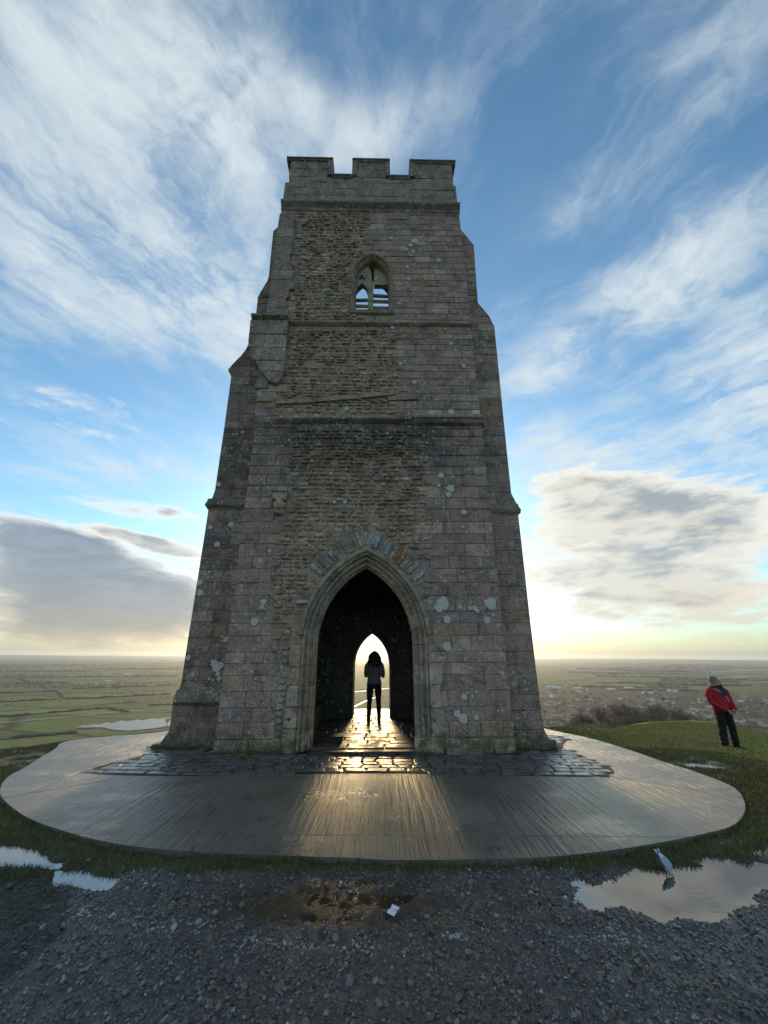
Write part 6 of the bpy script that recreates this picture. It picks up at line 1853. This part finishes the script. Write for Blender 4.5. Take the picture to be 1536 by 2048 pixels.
# ================================================================== BARE TREES, BUSHES, TOWN IN THE PLAIN
M_TWIG = simple('bare_twigs', (0.18, 0.132, 0.098), 0.9, 0.3, 0.6, 0, 0)
M_BARK = simple('bark', (0.045, 0.036, 0.028), 0.9, 0.3, 3, 0, 0)
M_EVER = simple('dark_evergreen', (0.026, 0.032, 0.014), 0.9, 0.4, 0.8, 0, 0)
M_WALLH = simple('house_wall', None, 0.8, 0.12, 0.5, 0, 0, use_tint=True)
M_ROOFH = simple('house_roof', None, 0.55, 0.2, 0.7, 0, 0, 0.4, use_tint=True)
def tree_meshes(seed, evergreen=False):
    rr = random.Random(seed)
    tr = MB(); tr.tube([(0, 0, -0.5), (0.1, 0, 2.0), (rr.uniform(-.3, .3), rr.uniform(-.3, .3), 5.0)], [0.32, 0.25, 0.10], 6)
    limbs = []
    for i in range(7):
        a = i * 0.9 + rr.uniform(-.3, .3); b0 = Vector((0.05, 0, rr.uniform(1.6, 4.0)))
        L = rr.uniform(2.2, 3.8); p1 = b0 + Vector((math.cos(a) * L * 0.5, math.sin(a) * L * 0.5, L * 0.6)); p2 = p1 + Vector((math.cos(a) * L * 0.45, math.sin(a) * L * 0.45, L * 0.55))
        tr.tube([b0, p1, p2], [0.12, 0.07, 0.02], 5); limbs += [b0.lerp(p1, 0.6), p1, p1.lerp(p2, 0.5), p2]
    limbs += [Vector((0, 0, 5.0)), Vector((0.2, 0.1, 6.2))]
    cr = MB()
    n = 620 if not evergreen else 520
    for i in range(n):
        c = rr.choice(limbs)
        p = c + Vector((rr.gauss(0, 0.62), rr.gauss(0, 0.62), rr.gauss(0, 0.55)))
        d = (p - Vector((0, 0, 2.0))).normalized() + Vector((rr.uniform(-.6, .6), rr.uniform(-.6, .6), rr.uniform(-.2, .7)))
        d.normalize()
        s = d.cross(Vector((rr.uniform(-1, 1), rr.uniform(-1, 1), rr.uniform(-1, 1)))).normalized()
        L, wd = (rr.uniform(0.5, 1.2), rr.uniform(0.035, 0.09)) if not evergreen else (rr.uniform(0.5, 0.9), rr.uniform(0.25, 0.45))
        cr.add([p - s * wd, p + s * wd, p + d * L], [(0, 1, 2)])
        if not evergreen:
            q = p + d * L * 0.4; e = (d + s * 0.9).normalized()
            cr.add([q - e.cross(s).normalized() * wd * 0.6, q + e.cross(s).normalized() * wd * 0.6, q + e * L * 0.6], [(0, 1, 2)])
    return tr.mesh('trunk', M_BARK), cr.mesh('crown', M_EVER if evergreen else M_TWIG)
TREES = [tree_meshes(s) for s in (1, 2, 3, 4)]
EVERG = [tree_meshes(9, True)]
def plant(name, label, cat, x, y, s, meshes, group=None, sz=1.0, z=None):
    t = empty(name, (x, y, (hz(x, y) if z is None else z) - 0.3), random.uniform(0, 6.28)); t.scale = (s, s, s * sz)
    tag(t, label, cat, group)
    for nm, me in zip(('trunk', 'crown'), meshes): link(bpy.data.objects.new(nm, me), t)
    return t
TR = random.Random(12)
# wood on the shoulder of the hill, just beyond the green knoll
placed = 0
while placed < 290:
    az = rad(TR.uniform(17.5, 45)); r = TR.uniform(225, 440)
    x, y = r * math.sin(az), r * math.cos(az)
    if vnoise(x, y, 1 / 45.0, 91, 3) < 0.34: continue
    plant('bare_tree', 'brown leafless tree in the wood on the hill shoulder between tower and town', 'tree', x, y, TR.uniform(0.8, 1.55), TR.choice(TREES), 'bare trees on the wooded hill shoulder', TR.uniform(0.8, 1.05))
    placed += 1
# trees among the houses and along hedges of the plain
placed = 0
while placed < 90:
    az = rad(TR.uniform(19.5, 45)); r = TR.uniform(900, 2400)
    x, y = r * math.sin(az), r * math.cos(az)
    plant('bare_tree', 'distant brown leafless tree among the houses of the town', 'tree', x, y, TR.uniform(1.2, 2.4), TR.choice(TREES), 'bare trees among the town houses', 0.75)
    placed += 1
for u, v, s in ((1332, 1396, 1.7), (1318, 1420, 1.3), (1450, 1405, 1.5), (1490, 1418, 1.2)):
    q = pix_ground(u, v, hz(*pix_ground(u, v, PLAIN).xy)); 
    plant('evergreen_tree', {1332: 'tallest dark evergreen, standing on the skyline of the brown wood', 1318: 'small dark evergreen below the tallest one in the wood', 1450: 'dark evergreen behind the person in red', 1490: 'dark evergreen low on the right beyond the green knoll'}[u], 'tree', q.x, q.y, s, EVERG[0], 'dark evergreens in the wood')
for u, v, s, lab in ((45, 1483, 0.75, 'low bare bush on the green slope, left of its twin'), (101, 1479, 0.70, 'low bare bush on the green slope, beside the flooded field'),):
    q = pix_ground(u, v, PLAIN)
    t = plant('bush', lab, 'bush', q.x, q.y, s * 1.15, TREES[1], 'twin bushes on the lower slope', 0.8)
q = pix_ground(340, 1455, PLAIN); plant('bare_tree', 'pale bare tree standing at the edge of the flood water', 'tree', q.x, q.y, 1.9, TREES[2])
# hedgerow trees across the left-hand fields
for u0, v0, u1, v1, n in ((205, 1418, 300, 1412, 16), (0, 1446, 215, 1424, 10), (215, 1424, 265, 1430, 5), (140, 1402, 170, 1404, 5), (0, 1400, 60, 1397, 8), (230, 1395, 350, 1385, 12), (120, 1380, 350, 1372, 22), (0, 1376, 110, 1372, 14), (0, 1362, 350, 1356, 26), (0, 1410, 190, 1402, 14), (160, 1392, 350, 1402, 14), (0, 1424, 140, 1412, 10), (100, 1352, 350, 1346, 22)):
    for i in range(n):
        t = (i + TR.uniform(-.3, .3)) / n
        q = pix_ground(u0 + (u1 - u0) * t, v0 + (v1 - v0) * t, PLAIN)
        plant('hedge_tree', 'small bare tree in a hedge line across the left-hand fields', 'tree', q.x, q.y, TR.uniform(0.7, 1.25) * (1.0 if v0 > 1390 else (1.5 if v0 > 1365 else 2.6)), TR.choice(TREES), 'hedgerow trees on the plain', 0.7)

def house_mesh(L, W, Hh, roof, wall, rf, chim):
    mb = MB()
    mb.box(-L / 2, L / 2, -W / 2, W / 2, -1, Hh, wall, 0)
    o = 0.3
    mb.add([(-L / 2 - o, -W / 2 - o, Hh), (L / 2 + o, -W / 2 - o, Hh), (L / 2 + o, W / 2 + o, Hh), (-L / 2 - o, W / 2 + o, Hh), (-L / 2 - o, 0, Hh + roof), (L / 2 + o, 0, Hh + roof)], [(0, 1, 5, 4), (2, 3, 4, 5), (1, 2, 5), (3, 0, 4), (3, 2, 1, 0)], rf, 1)
    if chim: mb.box(L / 2 - 1.0, L / 2 - 0.2, -0.4, 0.4, Hh + roof * 0.5, Hh + roof + 1.0, wall, 0)
    return mb.mesh('house', [M_WALLH, M_ROOFH])
HM = []
for i in range(8):
    w_ = [(0.72, 0.68, 0.60), (0.60, 0.50, 0.38), (0.66, 0.60, 0.50), (0.35, 0.22, 0.16), (0.75, 0.72, 0.68), (0.50, 0.42, 0.34), (0.62, 0.55, 0.42), (0.70, 0.64, 0.52)][i]
    r_ = [(0.22, 0.11, 0.07), (0.16, 0.13, 0.12), (0.25, 0.13, 0.08), (0.12, 0.11, 0.11), (0.20, 0.12, 0.09), (0.14, 0.12, 0.11), (0.24, 0.15, 0.10), (0.17, 0.15, 0.14)][i]
    HM.append(house_mesh(7 + (i * 37 % 5) * 2.2, 7.0, 4.8 + (i % 3) * 0.6, 2.8, w_, r_, True))
SHED = [house_mesh(38, 22, 6, 3, (0.62, 0.64, 0.66), (0.55, 0.57, 0.60), False), house_mesh(26, 16, 5, 2, (0.40, 0.42, 0.44), (0.35, 0.37, 0.40), False)]
for m_ in SHED: m_.name = 'shed'
HR = random.Random(21)
n = 0
while n < 260:
    u = HR.uniform(1088, 1540); v = 1374 + HR.random() ** 0.8 * 72
    q = pix_ground(u, v, PLAIN)
    for _ in range(3): q = pix_ground(u, v, hz(q.x, q.y))
    if math.hypot(q.x, q.y) < 520: continue
    street = vnoise(q.x, q.y, 1 / 130.0, 95, 2)
    if street < 0.42: continue
    hi = HR.randrange(8); o = bpy.data.objects.new('house', HM[hi]); link(o)
    dist = math.hypot(q.x, q.y); band = 'nearest the wooded hill' if dist < 1150 else ('in the middle of the distant town' if dist < 1500 else 'at the far edge of the distant town')
    o.location = (q.x, q.y, hz(q.x, q.y)); o.rotation_euler = (0, 0, rad(HR.choice((10, 100, 35, 125)) + HR.uniform(-12, 12))); s = HR.uniform(0.9, 1.3); o.scale = (s, s, s)
    tag(o, ('white house with red roof', 'buff house with dark roof', 'cream house with red roof', 'brick house with grey roof', 'white house with brown roof', 'brown house with grey roof', 'buff house with orange roof', 'pale house with brown roof')[hi] + ' ' + band, 'house', 'houses of the town on the plain')
    n += 1
for u, v in ((1105, 1371), (1120, 1372), (1160, 1373), (1225, 1374), (1262, 1371), (1300, 1381), (1322, 1386), (1335, 1388), (1350, 1376), (1180, 1333), (1445, 1381), (1460, 1398), (1410, 1392)):
    q = pix_ground(u, v, PLAIN); o = bpy.data.objects.new('shed', SHED[0 if v < 1385 else 1]); link(o)
    o.location = (q.x, q.y, hz(q.x, q.y)); o.rotation_euler = (0, 0, rad(HR.uniform(-25, 25)))
    tag(o, 'long low pale industrial shed at the far side of the town', 'shed', 'industrial sheds beyond the town')
for u, v, lab in ((263, 1356, 'lone white farm shed far out among the left-hand fields'), (222, 1370, 'small pale barn beside a hedge in the left-hand fields'), (350, 1350, 'pale farm buildings close beside the tower edge on the left')):
    q = pix_ground(u, v, PLAIN); o = bpy.data.objects.new('farm_shed', SHED[0]); link(o); o.location = (q.x, q.y, hz(q.x, q.y)); o.rotation_euler = (0, 0, rad(40)); o.scale = (1.6, 1.3, 1.2) if u == 263 else (0.9, 0.8, 0.8)
    tag(o, lab, 'shed')

# hedgerows: each a long low bank of twiggy growth between two fields
M_HEDGE = simple('hedge', (0.050, 0.042, 0.028), 0.95, 0.4, 0.25, 0, 0)
HD = random.Random(33)
def hedge(u0, v0, u1, v1, wid, hgt, label):
    a, b = pix_ground(u0, v0, PLAIN), pix_ground(u1, v1, PLAIN)
    L = (b - a).length; n = max(8, min(70, int(L / (wid * 1.6))))
    mb = MB(); pts = []; rr_ = []
    side = (b - a).normalized().cross(Vector((0, 0, 1)))
    vs = []; fs = []
    for i in range(n + 1):
        t = i / n; p = a.lerp(b, t) + side * HD.uniform(-0.3, 0.3) * wid
        h = hgt * HD.uniform(0.35, 1.25); w_ = wid * HD.uniform(0.6, 1.3) / 2
        for k, (x, z) in enumerate(((-1, -0.3), (-0.9, 0.45), (-0.35, 0.95), (0.4, 1.0), (0.95, 0.4), (1, -0.3))):
            vs.append(p + side * (x * w_ * HD.uniform(0.8, 1.2)) + Vector((0, 0, z * h * HD.uniform(0.8, 1.15))))
    for i in range(n):
        for k in range(5): fs.append((i * 6 + k, (i + 1) * 6 + k, (i + 1) * 6 + k + 1, i * 6 + k + 1))
    fs += [tuple(range(6)), tuple(range(n * 6 + 5, n * 6 - 1, -1))]
    mb.add(vs, fs); o = mb.build('hedgerow', M_HEDGE)
    tag(o, label, 'hedge', 'hedgerows between the fields')
for k, (u0, v0, u1, v1) in enumerate(((-30, 1448, 215, 1424), (215, 1424, 262, 1431), (300, 1418, 380, 1412), (-30, 1416, 190, 1404), (190, 1404, 345, 1394), (-30, 1398, 120, 1391), (120, 1391, 130, 1404), (150, 1386, 360, 1376), (-30, 1380, 140, 1374), (-30, 1366, 360, 1358), (230, 1376, 240, 1384),
        (40, 1366, 60, 1374), (-30, 1354, 200, 1350), (180, 1346, 380, 1342), (-30, 1342, 160, 1339), (-20, 1492, 160, 1474))):
    q = pix_ground((u0 + u1) / 2, v0, PLAIN); D_ = math.hypot(q.x, q.y)
    hedge(u0, v0, u1, v1, 3.5 + D_ * 0.0022, 2.2 + D_ * 0.0014, 'dark hedge line across the left-hand fields, ' + ('near the flooded field' if v0 > 1410 else ('about half way to the skyline' if v0 > 1372 else 'far towards the skyline')))
for k in range(16):
    v = 1322 + 52 * (k / 15) ** 1.4; u0 = HD.uniform(1080, 1350); u1 = u0 + HD.uniform(120, 330)
    q = pix_ground(u0, v, PLAIN); D_ = math.hypot(q.x, q.y)
    hedge(u0, v, u1, v + HD.uniform(-3, 2), 4 + D_ * 0.003, 3 + D_ * 0.0018, 'dark hedge and tree line on the right-hand plain, ' + ('just beyond the town' if v > 1350 else 'far off in the haze'))

# massed bare woodland nobody could count: on the hill shoulder, among the houses, far out on the plain
def woodland():
    protos = []
    for s in (21, 22, 23):
        rr = np.random.default_rng(s); n = 260
        c = rr.normal(0, 1, (n, 3)) * np.array([1.7, 1.7, 1.35]) + np.array([0, 0, 4.6])
        d = c - np.array([0, 0, 1.5]); d /= np.linalg.norm(d, axis=1, keepdims=True); d += rr.uniform(-.6, .6, (n, 3)); d /= np.linalg.norm(d, axis=1, keepdims=True)
        sd = np.cross(d, rr.normal(0, 1, (n, 3))); sd /= np.linalg.norm(sd, axis=1, keepdims=True)
        wd = rr.uniform(0.07, 0.17, (n, 1)); L = rr.uniform(0.7, 1.5, (n, 1))
        protos.append(np.stack([c - sd * wd, c + sd * wd, c + d * L], 1).reshape(-1, 3))
    P = []
    while len(P) < 420:
        az = rad(rng.uniform(17.5, 46)); r = rng.uniform(225, 520); x, y = r * math.sin(az), r * math.cos(az)
        if vnoise(x, y, 1 / 45.0, 91, 3) > 0.36: P.append((x, y, rng.uniform(0.7, 1.25)))
    while len(P) < 980:
        az = rad(rng.uniform(18, 46)); r = rng.uniform(700, 2600); x, y = r * math.sin(az), r * math.cos(az)
        if vnoise(x, y, 1 / 160.0, 97, 3) > 0.46: P.append((x, y, rng.uniform(1.1, 2.2)))
    while len(P) < 1750:
        az = rad(rng.uniform(-46, -18)); r = 1300 * (6.5 ** rng.random()); x, y = r * math.sin(az), r * math.cos(az)
        if vnoise(x, y, 1 / 420.0, 98, 3) > 0.56: P.append((x, y, 1.0 + r / 2600))
    P = np.array(P); z = terrain(P[:, 0], P[:, 1]) - 0.3
    Vs = []
    for (x, y, s), zz in zip(P, z):
        q = protos[rng.integers(0, 3)]; a = rng.uniform(0, 6.28); ca, sa = math.cos(a), math.sin(a)
        Vs.append(np.stack([(q[:, 0] * ca - q[:, 1] * sa) * s + x, (q[:, 0] * sa + q[:, 1] * ca) * s + y, q[:, 2] * s * 0.85 + zz], -1))
    V = np.concatenate(Vs)
    me = np_mesh('woodland', V, np.arange(len(V)).reshape(-1, 3), M_TWIG)
    tag(link(bpy.data.objects.new('woodland', me)), 'massed leafless brown woodland over the hill shoulder and plain', kind='stuff')
woodland()
